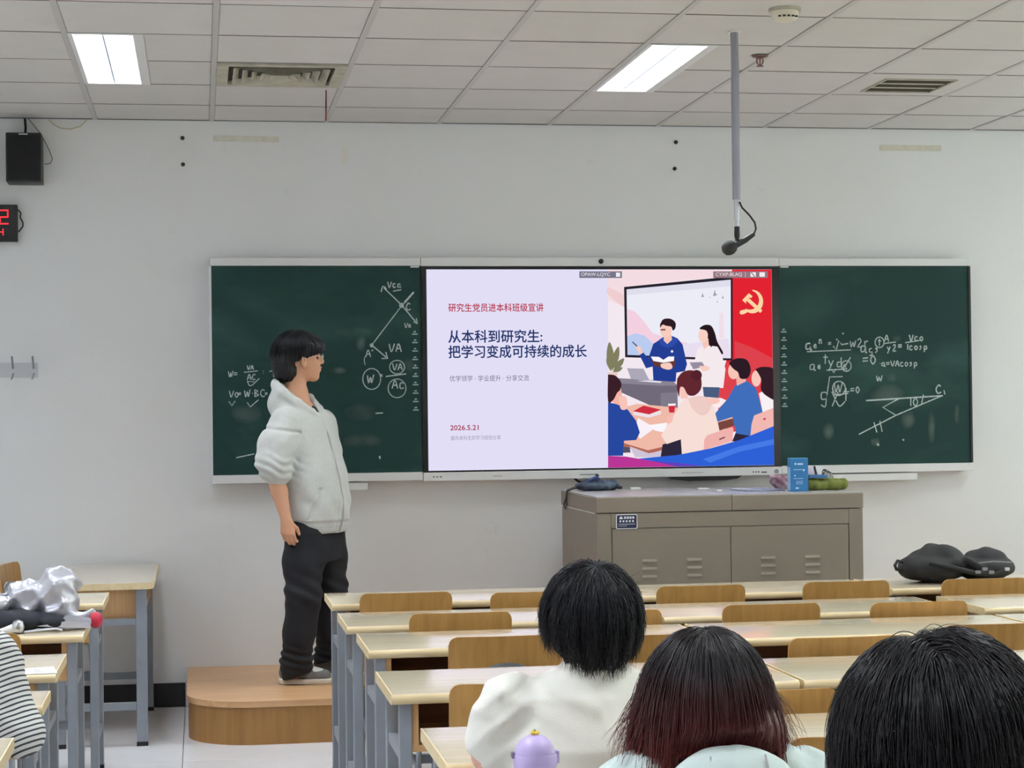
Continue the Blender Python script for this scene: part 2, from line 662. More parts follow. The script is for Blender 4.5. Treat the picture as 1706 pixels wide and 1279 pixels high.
# ------------------------------------------------------------------ platform
pl = thing('platform', 'low wooden teaching platform with a rounded corner under the standing man', 'platform', (-0.075, 0, 0))
def plat_outline(ins, z):
    pts = [(4.6, -0.002), (0 + ins, -0.002)]
    r = 0.32
    pts += [(r + ins + (r) * math.cos(a), -1.29 + r + ins + r * math.sin(a)) for a in [math.radians(180 + 90 * i / 14) for i in range(15)]]
    pts.append((4.6, -1.29 + ins))
    return pts
obj('fascia', MB().prism(plat_outline(0.008, 0), 0.0, 0.172, 'xy'), M['platform_side'], pl, smooth=True)
obj('deck', MB().prism(plat_outline(0.0, 0), 0.1725, 0.2, 'xy'), M['platform_top'], pl, smooth=True)

# ================================================================== desks and chairs
DL, DD, DH = 1.15, 0.49, 0.75


def make_desk(L=DL, D=DD, H=DH):
    """Two-seat school desk; the student sits on the -Y side. Origin on the floor under the middle."""
    t = thing('school_desk', 'x', 'desk')
    x, y = L / 2, D / 2
    # top board with a bullnose on the student side
    prof = [(y, H - 0.03), (y, H - 0.003), (y - 0.003, H)] + [(-y + 0.014 - 0.014 * math.sin(a), H - 0.014 + 0.014 * math.cos(a)) for a in [math.radians(180 * i / 8) for i in range(9)]]
    prof += [(-y + 0.02, H - 0.03)]
    top = obj('tabletop', MB().prism(prof, -x + 0.004, x - 0.004, 'yz'), M['desk_top'], t, smooth=True)
    mb = MB()
    mb.prism(prof, -x, -x + 0.004, 'yz').prism(prof, x - 0.004, x, 'yz')
    edge = [(-y + 0.014 - 0.0145 * math.sin(a), H - 0.014 + 0.0145 * math.cos(a)) for a in [math.radians(30 + 150 * i / 8) for i in range(9)]]
    edge += [(-y + 0.014 - 0.0130 * math.sin(a), H - 0.014 + 0.0130 * math.cos(a)) for a in [math.radians(180 - 150 * i / 8) for i in range(9)]]
    mb.prism(edge, -x, x, 'yz')
    obj('edge_band', mb, M['desk_edge'], top, smooth=True)
    for s in (-1, 1):
        xa, xb = sorted((s * (x - 0.06), s * (x - 0.078)))
        obj('side_panel', MB().box((xa, -y + 0.045, 0.585), (xb, y - 0.05, H - 0.0305)), M['desk_wood'], t)
    obj('shelf_board', MB().box((-x + 0.0785, -y + 0.05, 0.585), (x - 0.0785, y - 0.0655, 0.603)), M['desk_wood'], t)
    obj('back_panel', MB().box((-x + 0.0785, y - 0.065, 0.585), (x - 0.0785, y - 0.05, H - 0.0305)), M['desk_shade'], t)
    for sx in (-1, 1):
        for sy in (-1, 1):
            xa, xb = sorted((sx * (x - 0.025), sx * (x - 0.059)))
            ya, yb = sorted((sy * (y - 0.035), sy * (y - 0.085)))
            g = obj('leg', MB().box((xa, ya, 0.012), (xb, yb, H - 0.0305), bev=0.003), M['steel'], t)
            obj('foot_cap', MB().box((xa - 0.001, ya - 0.001, 0.0), (xb + 0.001, yb + 0.001, 0.02)), M['black'], g)
        xa, xb = sorted((sx * (x - 0.029), sx * (x - 0.055)))
        obj('side_rail', MB().box((xa, -y + 0.086, 0.555), (xb, y - 0.086, 0.583), bev=0.002), M['steel'], t)
        obj('foot_rail', MB().box((xa, -y + 0.086, 0.165), (xb, y - 0.086, 0.2), bev=0.002), M['steel'], t)
    obj('stretcher', MB().box((-x + 0.06, y - 0.08, 0.175), (x - 0.06, y - 0.05, 0.21), bev=0.002), M['steel'], t)
    return t


def make_chair():
    """Stacking chair with a bent plywood back on a steel tube frame; faces +Y, origin on the floor under the backrest."""
    t = thing('school_chair', 'x', 'chair')
    # backrest: curved plate with an arch cut out of its lower edge
    n = 16
    w, z0, z1, r = 0.37, 0.60, 0.80, 0.03
    mb = MB()
    xs = [-w / 2 + w * i / n for i in range(n + 1)]

    def bow(x):
        return -0.022 + 0.022 * (2 * x / w) ** 2

    def topz(x):
        e = w / 2 - abs(x)
        return z1 - (r - math.sqrt(max(r * r - (r - e) ** 2, 0)) if e < r else 0)

    def botz(x):
        a = 0.125
        return z0 + (0.115 * math.sqrt(max(0, 1 - (x / a) ** 2)) ** 0.8 if abs(x) < a else 0) + (0.02 * ((abs(x) - 0.16) / 0.025) if abs(x) > 0.16 else 0)
    xs = sorted(set(xs + [-w / 2 + 0.004, w / 2 - 0.004, -w / 2 + 0.012, w / 2 - 0.012, -0.125, 0.125, -0.12, 0.12]))
    k = len(xs)
    th = 0.011
    vs = []
    for dy in (0.0, th):
        for fz in (botz, topz):
            vs += [(x, bow(x) + dy + (fz(x) - 0.7) * -0.12, fz(x)) for x in xs]
    fs = []
    for i in range(k - 1):
        fs.append((i, i + 1, k + i + 1, k + i))
        fs.append((2 * k + i, 3 * k + i, 3 * k + i + 1, 2 * k + i + 1))
        fs.append((i, 2 * k + i, 2 * k + i + 1, i + 1))
        fs.append((k + i, k + i + 1, 3 * k + i + 1, 3 * k + i))
    for e in (0, k - 1):
        fs.append((e, k + e, 3 * k + e, 2 * k + e))
    mb.add(vs, fs)
    obj('backrest', mb, M['chair_wood'], t, smooth=True)
    # seat pan
    prof = [(0.015, 0.435), (0.03, 0.430), (0.2, 0.425), (0.33, 0.432), (0.375, 0.425), (0.385, 0.412), (0.37, 0.413), (0.33, 0.42), (0.2, 0.413), (0.03, 0.418), (0.015, 0.422)]
    obj('seat', MB().prism(prof, -0.19, 0.19, 'yz'), M['chair_wood'], t, smooth=True)
    # rear arch tube that carries the backrest
    arch = [(-0.145, 0.03, 0.405)]
    for i in range(13):
        a = math.radians(180 - 180 * i / 12)
        ax, az = 0.122 * math.cos(a), 0.60 + 0.108 * max(math.sin(a), 0) ** 0.8
        arch.append((ax, -0.006 + (az - 0.7) * -0.12 + 0.008, az))
    arch.append((0.145, 0.03, 0.405))
    obj('back_frame', MB().tube(arch, 0.009, 8), M['steel'], t, smooth=True)
    obj('back_web', MB().prism([(-0.11, 0.5)] + [(0.112 * math.cos(math.radians(180 - 180 * i / 10)), 0.60 + 0.098 * math.sin(math.radians(180 * i / 10))) for i in range(11)] + [(0.11, 0.5)], 0.014, 0.018, 'xz'), M['steel_dark'], t)
    for s in (-1, 1):
        obj('leg', MB().tube([(s * 0.14, 0.34, 0.41), (s * 0.145, 0.36, 0.38), (s * 0.15, 0.38, 0.006)], 0.0105, 8), M['steel'], t, smooth=True)
        obj('leg', MB().tube([(s * 0.145, 0.05, 0.41), (s * 0.15, 0.03, 0.38), (s * 0.165, -0.035, 0.006)], 0.0105, 8), M['steel'], t, smooth=True)
        obj('seat_rail', MB().tube([(s * 0.14, 0.34, 0.405), (s * 0.145, 0.05, 0.405)], 0.0095, 8), M['steel'], t, smooth=True)
        obj('side_brace', MB().tube([(s * 0.147, 0.368, 0.25), (s * 0.156, 0.0, 0.23)], 0.007, 8), M['steel'], t, smooth=True)
    return t


desk0, chair0 = make_desk(), make_chair()
used = {'d': False, 'c': False}


def place(kind, x, y, label, group, rz=0.0, z=0.0):
    src = desk0 if kind == 'd' else chair0
    o = src if not used[kind] else copy_tree(src)
    used[kind] = True
    o.location = (x, y, z)
    o.rotation_euler = (0, 0, rz)
    tag(o, label, 'desk' if kind == 'd' else 'chair', group)
    return o


ORD = ['first', 'second', 'third', 'fourth', 'fifth', 'sixth', 'seventh']
# back-edge depth of each row of the right-hand block and the left ends of its desks
ROWS = [(-1.970, [0.515, 1.690, 2.868]), (-2.800, [0.512, 1.680, 2.925]), (-3.510, [0.528, 1.700, 2.870]),
        (-4.503, [0.505, 1.668, 2.830]), (-5.555, [0.520, 1.690]), (-6.530, [0.520]), (-7.440, [0.520])]
WHERE = ['at the aisle end', 'second from the aisle', 'third from the aisle']
for r, (yb, xs) in enumerate(ROWS):
    for q, x in enumerate(xs):
        place('d', x + DL / 2, yb - DD / 2, 'pale two-seat desk %s of the %s row of the right block' % (WHERE[q], ORD[r]), 'desks of the right block')
# (row, x centre, y of the backrest, turn)
CH = [(0, 0.802, -2.56, 0.00), (0, 1.312, -2.66, 0.0), (0, 2.003, -2.59, 0.0), (0, 2.622, -2.58, 0.0), (0, 3.205, -2.62, 0.0),
      (1, 0.912, -3.37, 0.0), (1, 1.446, -3.45, 0.0), (1, 2.060, -3.38, 0.0), (1, 2.600, -3.45, -0.02), (1, 3.3, -3.4, 0),
      (2, 0.958, -4.115, 0.0), (2, 1.46, -4.2, 0.0), (2, 1.985, -4.42, 0.0), (2, 2.575, -4.20, 0.0),
      (3, 0.825, -5.17, 0.0), (3, 1.42, -5.46, 0.0), (3, 2.05, -5.2, 0.0), (3, 2.55, -5.2, 0.0),
      (4, 0.80, -6.475, 0.0), (4, 1.44, -6.16, 0.0), (4, 1.95, -6.16, 0.0),
      (5, 0.83, -7.38, 0.0), (6, 0.90, -8.30, 0.0)]
cnt = {}
for r, x, y, a in CH:
    c = cnt[r] = cnt.get(r, -1) + 1
    who = {4: ' under the person in white', 5: ' under the long-haired person', 6: ' under the nearest person'}.get(r, '') if c == 0 else ''
    place('c', x, y, 'plywood chair %s from the aisle, %s row of right block%s' % (ORD[c], ORD[r], who), 'chairs of the right block', a)

# left block
LROWS = [(-1.655, -0.398, 'behind the foil parasol'), (-2.80, -0.412, 'under the crumpled silver foil sheet'), (-3.83, -0.432, 'with the printed sheet on it'), (-5.463, -0.446, 'cut off by the bottom left corner')]
for r, (yb, xr, w) in enumerate(LROWS):
    place('d', xr - DL / 2, yb - DD / 2, 'pale two-seat desk of the left block %s' % w, 'desks of the left block')
side = place('d', -0.215 - DD / 2, -0.02 - 0.62, 'pale two-seat desk turned sideways with one end against the front wall', 'desks of the left block', math.pi / 2)
# a lower narrow desk pushed up behind the striped person
low = make_desk(L=1.15, D=0.29, H=0.735)
low.location = (-0.428 - DL / 2, -4.565 - 0.145 + 0.02 - 0.02, 0)
tag(low, 'narrow pale desk pushed up against the desk with the printed sheet', 'desk', 'desks of the left block')
place('c', -0.78, -3.62, 'bent plywood chair of the left block between foil desk and sheet desk', 'chairs of the left block')
place('c', -0.925, -0.53, 'bent plywood chair facing the sideways desk by the front wall', 'chairs of the left block', -math.pi / 2 - 0.17)
place('c', -0.78, -2.35, 'bent plywood chair of the left block behind the foil sheet', 'chairs of the left block')
place('c', -0.74, -5.225, 'bent plywood chair of the left block under the striped person', 'chairs of the left block')

# ================================================================== chalkboards and display
YF = -0.08          # front plane of the board row


def wp(x, y, Y=YF):
    return survey(x, y, Y)


BXL, BXR, BZT, BZB = 0.058, 4.218, 2.332, 1.157


class Ink:
    """Flat ribbons and polygons lying just in front of an upright plane; each later shape lies a hair further out."""
    def __init__(self, Y, step=0.00004):
        self.mb = MB()
        self.Y, self.step, self.k = Y, step, 0
        self.col = []

    def poly(self, pts, rgb=None):
        self.k += 1
        y = self.Y - self.k * self.step
        # fan-free triangulation through bmesh later: one n-gon
        self.mb.add([(x, y, z) for x, z in pts], [tuple(range(len(pts)))])
        self.col.append(rgb)

    def stroke(self, pts, w, rgb=None):
        if len(pts) < 2:
            return
        self.k += 1
        y = self.Y - (self.k % 40) * self.step
        L, R = [], []
        for i, p in enumerate(pts):
            a, b = pts[max(i - 1, 0)], pts[min(i + 1, len(pts) - 1)]
            dx, dz = b[0] - a[0], b[1] - a[1]
            l = math.hypot(dx, dz) or 1
            nx, nz = -dz / l * w / 2, dx / l * w / 2
            L.append((p[0] + nx, y, p[1] + nz))
            R.append((p[0] - nx, y, p[1] - nz))
        n = len(pts)
        self.mb.add(L + R, [(i, i + 1, n + i + 1, n + i) for i in range(n - 1)])
        self.col += [rgb] * (n - 1)


def smooth_line(pts, n=5):
    if len(pts) < 3:
        return pts
    out = []
    P = [pts[0]] + list(pts) + [pts[-1]]
    for i in range(1, len(P) - 2):
        for t in [j / n for j in range(n)]:
            q = []
            for c in (0, 1):
                a, b, d, e = P[i - 1][c], P[i][c], P[i + 1][c], P[i + 2][c]
                q.append(0.5 * (2 * b + (d - a) * t + (2 * a - 5 * b + 4 * d - e) * t * t + (3 * b - a - 3 * d + e) * t ** 3))
            out.append(tuple(q))
    out.append(pts[-1])
    return out


# hand-drawn letters as strokes in a unit box, y down
GL = {
    'V': [[(0, 0), (.4, 1), (.9, 0)]], 'A': [[(0, 1), (.45, 0), (.9, 1)], [(.2, .62), (.75, .6)]], 'C': [[(.8, .15), (.4, 0), (.05, .5), (.35, 1), (.85, .85)]],
    'W': [[(0, .1), (.2, 1), (.48, .3), (.68, 1), (1, 0)]], '=': [[(0, .35), (.8, .3)], [(0, .68), (.8, .62)]], ':': [[(.2, .3), (.26, .36)], [(.2, .7), (.26, .76)]],
    'B': [[(.1, 0), (.1, 1)], [(.1, 0), (.7, .2), (.1, .48), (.8, .75), (.1, 1)]], '.': [[(.3, .5), (.38, .56)]], 'o': [[(.4, .25), (.1, .6), (.4, 1), (.75, .6), (.4, .25)]],
    'a': [[(.7, .35), (.2, .4), (.15, .9), (.6, .85), (.7, .4), (.75, 1), (.95, .95)]], 'e': [[(.1, .7), (.6, .6), (.4, .3), (.1, .7), (.4, 1), (.8, .85)]],
    'n': [[(.1, .3), (.15, 1)], [(.12, .5), (.45, .3), (.6, 1)]], 'w': [[(0, .3), (.2, 1), (.45, .45), (.65, 1), (.95, .25)]], 'r': [[(.1, .3), (.15, 1)], [(.13, .55), (.4, .3), (.65, .35)]],
    '2': [[(.1, .2), (.45, 0), (.6, .35), (.1, 1), (.8, .95)]], '0': [[(.4, 0), (.05, .5), (.4, 1), (.75, .5), (.4, 0)]], '1': [[(.3, 0), (.3, 1)]], '/': [[(.8, 0), (0, 1)]],
    'c': [[(.7, .4), (.3, .3), (.1, .65), (.3, 1), (.75, .9)]], 'p': [[(.1, .3), (.1, 1.4)], [(.1, .4), (.6, .35), (.6, .85), (.1, .9)]], 's': [[(.6, .35), (.2, .35), (.5, .65), (.15, 1)]],
    'd': [[(.65, 0), (.65, 1)], [(.65, .5), (.2, .5), (.15, .95), (.65, .9)]], 't': [[(.35, 0), (.35, 1)], [(.05, .3), (.7, .28)]], 'y': [[(.05, .3), (.35, .8)], [(.7, .3), (.1, 1.4)]],
    'g': [[(.6, .35), (.15, .4), (.15, .85), (.6, .8), (.62, .35), (.55, 1.4), (.1, 1.3)]], 'l': [[(.3, 0), (.28, 1)]], 'i': [[(.3, .35), (.3, 1)], [(.3, .1), (.33, .14)]],
}


def chalk(name, zoff, strokes, texts, parent, zs):
    """strokes and letters measured on an enlarged crop of the board; zs = (x0, y0, scale) of that crop."""
    ink = Ink(YF - 0.0012, 0.000008)

    def T(p):
        return wp(zs[0] + p[0] * zs[2], zs[1] + p[1] * zs[2])
    for pts, w, curved in strokes:
        q = smooth_line(pts) if curved else pts
        ink.stroke([T(p) for p in q], w)
    for s, x, y, h, w in texts:
        cx = x
        for ch in s:
            if ch == ' ':
                cx += h * 0.5
                continue
            for g in GL[ch]:
                g2 = [(cx + a * h * 0.75 + random.uniform(-.8, .8), y + b * h + random.uniform(-.8, .8)) for a, b in g]
                ink.stroke([T(p) for p in smooth_line(g2)], w)
            cx += h * (0.85 if ch not in '.:1il/' else 0.5)
    o = obj(name, ink.mb, M['chalk'], parent, recalc=False)
    o['kind'] = 'stuff'
    return o


def circle(cx, cy, rx, ry, n=18, a0=0.0):
    return [(cx + rx * math.cos(a0 + 2 * math.pi * i / n), cy + ry * math.sin(a0 + 2 * math.pi * i / n)) for i in range(n + 1)]


def board(label, x0, x1):
    t = thing('chalkboard', label, 'chalkboard', (0, 0, 0), group='green chalkboards beside the display')
    obj('panel', MB().box((x0, YF, BZB + 0.0445), (x1, -0.01, BZT - 0.0415)), M['board'], t)
    obj('top_rail', MB().box((x0, YF - 0.012, BZT - 0.041), (x1, -0.002, BZT), bev=0.003), M['white_frame'], t)
    obj('bottom_rail', MB().box((x0, YF - 0.014, BZB), (x1, -0.002, BZB + 0.044), bev=0.003), M['white_frame'], t)
    return t


XD0, XD1 = 1.160, 3.122
bl = board('green chalkboard behind the standing man, with a velocity diagram in chalk', BXL, XD0 - 0.002)
br = board('green chalkboard at the right with an angle sketch in chalk', XD1 + 0.002, BXR)
for b, x in ((bl, BXL), (br, BXR)):
    obj('end_strip', MB().box((x - 0.006, YF - 0.006, BZB + 0.045), (x + 0.006, -0.004, BZT - 0.042)), M['black' if b is br else 'white_frame'], b)

Z4 = (330, 420, 0.3127)
W1 = 0.0062
st = [([(990, 190), (1085, 282), (1165, 378)], W1, False), ([(975, 212), (985, 182), (1004, 196)], W1, True), ([(925, 495), (1085, 285), (1150, 212)], W1 * .8, False), ([(1100, 268), (1148, 214)], W1 * 1.6, False),
      ([(1148, 372), (1168, 382), (1162, 352)], W1, False), ([(1038, 208), (1082, 200)], W1, False), ([(925, 495), (1005, 562)], W1 * 1.1, False), ([(978, 566), (1010, 566), (1000, 532)], W1, False),
      (circle(925, 675, 48, 56), W1 * .8, False), (circle(1060, 612, 40, 36), W1 * .8, False), (circle(1060, 725, 48, 50), W1 * .8, False), ([(1000, 662), (1108, 648)], W1, False),
      (circle(925, 496, 7, 7, 8), W1 * 1.4, False), (circle(1084, 283, 8, 8, 8), W1 * 1.8, False), ([(925, 526), (932, 520)], W1, False), ([(900, 540), (885, 570), (890, 600)], W1 * .6, True),
      ([(245, 640), (318, 632)], W1 * .8, False), ([(380, 634), (436, 630)], W1 * .8, False), ([(165, 795), (180, 818), (198, 792)], W1 * .8, False), ([(262, 800), (278, 824), (322, 786)], W1 * .8, False),
      ([(262, 685), (280, 712), (326, 672)], W1 * .7, True), ([(202, 1095), (300, 1074)], W1, False), ([(945, 858), (985, 856)], W1, False), ([(966, 1085), (970, 1100)], W1 * 1.4, False),
      ([(262, 688), (300, 690)], W1 * .6, False)]
tx = [('Vca', 1010, 158, 30, W1), ('C', 1108, 272, 36, W1), ('A', 893, 520, 38, W1 * .8), ('VA', 1018, 488, 42, W1), ('W', 902, 652, 44, W1), ('=', 968, 645, 24, W1), ('VA', 1036, 594, 34, W1), ('Ac', 1034, 682, 44, W1),
      ('vn'.replace('v', 'V'), 1100, 378, 24, W1 * .8), ('W=', 162, 632, 32, W1 * .8), ('VA', 262, 604, 22, W1 * .8), ('AC', 262, 650, 30, W1 * .8), (':', 342, 622, 30, W1), ('VA', 402, 604, 22, W1 * .8), ('t', 396, 640, 26, W1 * .7),
      ('Vo', 166, 738, 34, W1 * .8), ('=', 214, 742, 24, W1 * .8), ('W.BC', 248, 732, 38, W1 * .8), ('=', 356, 742, 22, W1 * .8)]
chalk('chalk_writing', 0, st, tx, bl, Z4)
Z7 = (1280, 420, 0.3128)
st = [([(205, 530), (440, 520)], W1, False), ([(520, 790), (930, 764)], W1 * 1.3, False), ([(482, 970), (680, 868), (925, 764)], W1 * 1.1, False), ([(690, 782), (610, 826), (682, 870)], W1 * 1.1, False), ([(562, 905), (578, 960)], W1, False),
      ([(594, 898), (606, 956)], W1, False), ([(826, 758), (816, 808)], W1, False), ([(935, 735), (940, 758)], W1, False), ([(345, 500), (362, 518), (375, 470), (390, 492), (425, 486)], W1 * 1.2, False),
      (circle(592, 480, 24, 28), W1, False), ([(618, 486), (680, 478)], W1, False), ([(728, 482), (806, 470)], W1, False), ([(310, 628), (420, 622)], W1, False), (circle(415, 606, 26, 28), W1, False), ([(336, 622), (348, 642), (360, 622)], W1, False),
      ([(312, 760), (326, 664), (396, 662)], W1, False), (circle(376, 725, 34, 38), W1, False), ([(350, 760), (425, 752)], W1, False), ([(360, 790), (380, 820), (408, 795)], W1, True), ([(716, 995), (722, 1003)], W1 * 1.4, False), ([(580, 1018), (588, 1030)], W1 * 2, False),
      ([(362, 462), (366, 468)], W1 * 1.3, False), ([(395, 430), (400, 436)], W1 * 1.6, False)]
tx = [('a', 196, 468, 52, W1 * 1.3), ('e', 240, 480, 30, W1), ('n', 268, 455, 32, W1), ('=', 318, 472, 28, W1), ('w2r', 435, 460, 44, W1), ('a', 488, 480, 54, W1 * 1.2), ('gs', 535, 500, 36, W1), ('A', 618, 442, 34, W1), ('t', 582, 462, 36, W1), ('y2', 632, 492, 34, W1),
      ('=', 690, 482, 34, W1 * 1.3), ('Vco', 750, 440, 32, W1 * 1.1), ('lcosp', 736, 490, 30, W1 * 1.1), ('a', 218, 580, 48, W1), ('e', 262, 592, 28, W1), ('t', 290, 545, 50, W1), ('yd/', 318, 560, 52, W1), ('e', 396, 588, 34, W1 * 1.2), ('=0', 502, 548, 48, W1 * 1.2),
      ('.a=VAcosp', 588, 578, 29, W1), ('w', 576, 645, 42, W1), ('W', 352, 690, 56, W1), ('gyt', 276, 722, 70, W1), ('=0', 436, 715, 34, W1), ('C', 892, 708, 44, W1 * 1.2), ('10.', 748, 775, 44, W1)]
chalk('chalk_writing', 0, st, tx, br, Z7)
# smears of wiped chalk
def smear(parent, zs, items):
    for q, (cx, cy, rx, ry) in enumerate(items):
        pts = [wp(zs[0] + (cx + rx * math.cos(a) * (0.8 + 0.3 * random.random())) * zs[2], zs[1] + (cy + ry * math.sin(a) * (0.8 + 0.3 * random.random())) * zs[2]) for a in [2 * math.pi * i / 14 for i in range(14)]]
        ink = Ink(YF - 0.0003 - 0.00008 * q)
        ink.poly(pts)
        obj('chalk_smear', ink.mb, M['smear'], parent, recalc=False)


def smear_mat():
    m, nt, b = _nt('wiped_chalk')
    L = nt.links.new
    b.inputs['Base Color'].default_value = srgb(150, 168, 162)
    b.inputs['Roughness'].default_value = 0.95
    tc = nt.nodes.new('ShaderNodeTexCoord')
    n = nt.nodes.new('ShaderNodeTexNoise')
    n.inputs['Scale'].default_value = 9
    n.inputs['Detail'].default_value = 5
    L(tc.outputs['Object'], n.inputs['Vector'])
    r = nt.nodes.new('ShaderNodeMapRange')
    r.inputs['From Min'].default_value = 0.30
    r.inputs['From Max'].default_value = 0.8
    r.inputs['To Max'].default_value = 0.55
    L(n.outputs['Fac'], r.inputs['Value'])
    v1 = nt.nodes.new('ShaderNodeVectorMath')
    v1.operation = 'DISTANCE'
    v1.inputs[1].default_value = (0.5, 0.5, 0.5)
    mpg = nt.nodes.new('ShaderNodeMapping')
    mpg.inputs['Scale'].default_value = (1, 0, 1)
    mpg.inputs['Location'].default_value = (0, 0.5, 0)
    L(tc.outputs['Generated'], mpg.inputs['Vector'])
    L(mpg.outputs[0], v1.inputs[0])
    fo = nt.nodes.new('ShaderNodeMapRange')          # soft rim: dust thins out towards the edge of each wipe
    fo.inputs['From Min'].default_value = 0.44
    fo.inputs['From Max'].default_value = 0.08
    L(v1.outputs['Value'], fo.inputs['Value'])
    mu = nt.nodes.new('ShaderNodeMath')
    mu.operation = 'MULTIPLY'
    L(r.outputs[0], mu.inputs[0])
    L(fo.outputs[0], mu.inputs[1])
    L(mu.outputs[0], b.inputs['Alpha'])
    return m


M['smear'] = smear_mat()
smear(br, Z7, [(660, 665, 36, 30), (690, 460, 40, 22), (740, 890, 50, 60), (870, 930, 24, 110), (320, 950, 40, 60), (570, 1010, 34, 26), (1005, 860, 18, 60), (640, 780, 120, 90)])
smear(bl, Z4, [(870, 480, 36, 60), (740, 630, 60, 26), (880, 1000, 130, 50), (880, 850, 120, 60), (1120, 600, 36, 50), (820, 420, 120, 34), (260, 860, 100, 60)])
# printed key strips beside the display
for b, zs, x, ya, yb in ((bl, Z4, 1155, 428, 832), (br, Z7, 82, 416, 812)):
    for q in range(10):
        y = ya + (yb - ya) * q / 9
        xx = x + q * 0.6
        ink = Ink(YF - 0.0008)
        for (ax, ay, bx, by) in ((-15, 5, 15, 12), (-8 + (q % 3), -6, 6, 0), (-3, -10 + (q % 4), 4 + (q % 2) * 3, -5)):
            ink.poly([wp(zs[0] + (xx + px) * zs[2], zs[1] + (y + py) * zs[2]) for px, py in ((ax, ay), (bx, ay), (bx, by), (ax, by))])
        obj('key_label', ink.mb, M['keyprint'] if 'keyprint' in M else M.setdefault('keyprint', mat('key_print_grey', (150, 168, 164), 0.6)), b, recalc=False)
for b, xa, xb in ((bl, 1.105, 1.150), (br, 3.130, 3.175)):
    obj('corner_clip', MB().box((xa, YF - 0.016, 2.281), (xb, YF - 0.001, 2.2895)), M['white_frame'], b)
# chalk ledges hung below both boards
for nm, xa, xb in (('behind the standing man', 0.36, 0.865), ('behind the green pencil case', 3.40, 3.895)):
    t = thing('chalk_ledge', 'white chalk ledge below the board %s' % nm, 'chalk ledge', (xa, -0.002, 1.112))
    w = xb - xa
    obj('tray', MB().prism([(0.0, 0.0), (-0.085, 0.0), (-0.09, 0.012), (-0.085, 0.012), (-0.08, 0.004), (-0.004, 0.004), (-0.004, 0.04), (0, 0.04)], 0.0, w, 'yz'), M['white_frame'], t)
    obj('front_lip', MB().box((0, -0.094, 0.0), (w, -0.0905, 0.038), bev=0.001), M['white_frame'], t)
for x, a in ((3.70, 0.3), (3.80, -0.2)):
    c = obj('chalk_stick', MB().lathe([(0.0045, 0), (0.005, 0.002), (0.005, 0.05), (0.004, 0.053)], 10, axis=(1, a * 0.2, 0)), M['white'], loc=(x, -0.045, 1.1215), smooth=True)
    tag(c, 'white chalk stub on the right chalk ledge, %s one' % ('left' if x < 3.75 else 'right'), 'chalk', 'chalk stubs on the right ledge')

# ------------------------------------------------------------------ the interactive display
SX0, SX1, SZ0, SZ1 = 1.189, 3.084, 1.206, 2.272
dp = thing('interactive_display', 'large interactive display showing a lavender and red slide between the chalkboards', 'display')
obj('housing', MB().box((XD0, YF + 0.005, BZB + 0.044), (XD1, -0.004, BZT - 0.04)), M['grey'], dp)
obj('top_rail', MB().box((XD0, YF - 0.014, BZT - 0.043), (XD1, -0.002, BZT + 0.002), bev=0.003), M['white_frame'], dp)
obj('bottom_rail', MB().box((XD0, YF - 0.020, BZB - 0.005), (XD1, -0.002, BZB + 0.040), bev=0.003), M['white_frame'], dp)
mb = MB()
mb.box((XD0, YF - 0.006, BZB + 0.0405), (SX0, YF + 0.0049, BZT - 0.0435)).box((SX1, YF - 0.006, BZB + 0.0405), (XD1, YF + 0.0049, BZT - 0.0435))
mb.box((SX0, YF - 0.006, BZB + 0.0405), (SX1, YF + 0.0049, SZ0)).box((SX0, YF - 0.006, SZ1), (SX1, YF + 0.0049, BZT - 0.0435))
obj('bezel', mb, M['black_gloss'], dp)
wc = obj('webcam', MB().lathe([(0.014, 0), (0.014, 0.004), (0.011, 0.006)], 20, axis=(0, -1, 0), c=(2.132, YF - 0.0142, 2.314)), M['black'], dp, smooth=True)
obj('lens', MB().lathe([(0.007, 0.006), (0.006, 0.009), (0.002, 0.010)], 16, axis=(0, -1, 0), c=(2.132, YF - 0.0142, 2.314)), M['black_gloss'], wc, smooth=True)
for x, w, m in ((2.00, 0.10, 'grey'), (1.21, 0.010, 'grey'), (1.228, 0.010, 'grey'), (1.246, 0.012, 'grey'), (1.53, 0.05, 'tee'), (2.56, 0.12, 'tee')):
    obj('printed_mark', MB().box((x, YF - 0.0206, 1.170), (x + w, YF - 0.0201, 1.178 if w < 0.05 else 1.176)), M[m], dp)
for x in (2.955, 2.972, 2.986):
    obj('port', MB().box((x, YF - 0.021, 1.168), (x + 0.008, YF - 0.0201, 1.174)), M['black'], dp)
obj('port', MB().box((3.005, YF - 0.021, 1.166), (3.035, YF - 0.0201, 1.172)), M['black'], dp)
obj('power_button', MB().lathe([(0.012, 0), (0.012, 0.003), (0.009, 0.0035)], 16, axis=(0, -1, 0), c=(3.09, YF - 0.0201, 1.173)), M['grey'], dp, smooth=True)
obj('sound_bar', MB().prism([(2.50, 1.1515), (2.53, 1.136), (2.60, 1.128), (2.80, 1.128), (2.87, 1.136), (2.90, 1.1515)], YF - 0.012, -0.01, 'xz'), M['black'], dp)
obj('power_cable', MB().tube([(1.98, -0.05, 1.153), (2.0, -0.05, 1.135), (2.05, -0.05, 1.125), (2.1, -0.05, 1.137), (2.12, -0.05, 1.153)], 0.006, 8), M['black'], dp, smooth=True)

# the slide: flat print that gives off light
def flat_emit():
    m = bpy.data.materials.new('slide_glow')
    m.use_nodes = True
    nt = m.node_tree
    nt.nodes.remove(nt.nodes['Principled BSDF'])
    a = nt.nodes.new('ShaderNodeAttribute')
    a.attribute_name = 'Col'
    e = nt.nodes.new('ShaderNodeEmission')
    e.inputs['Strength'].default_value = 1.0
    nt.links.new(a.outputs['Color'], e.inputs['Color'])
    nt.links.new(e.outputs[0], nt.nodes['Material Output'].inputs['Surface'])
    return m


M['slide'] = flat_emit()


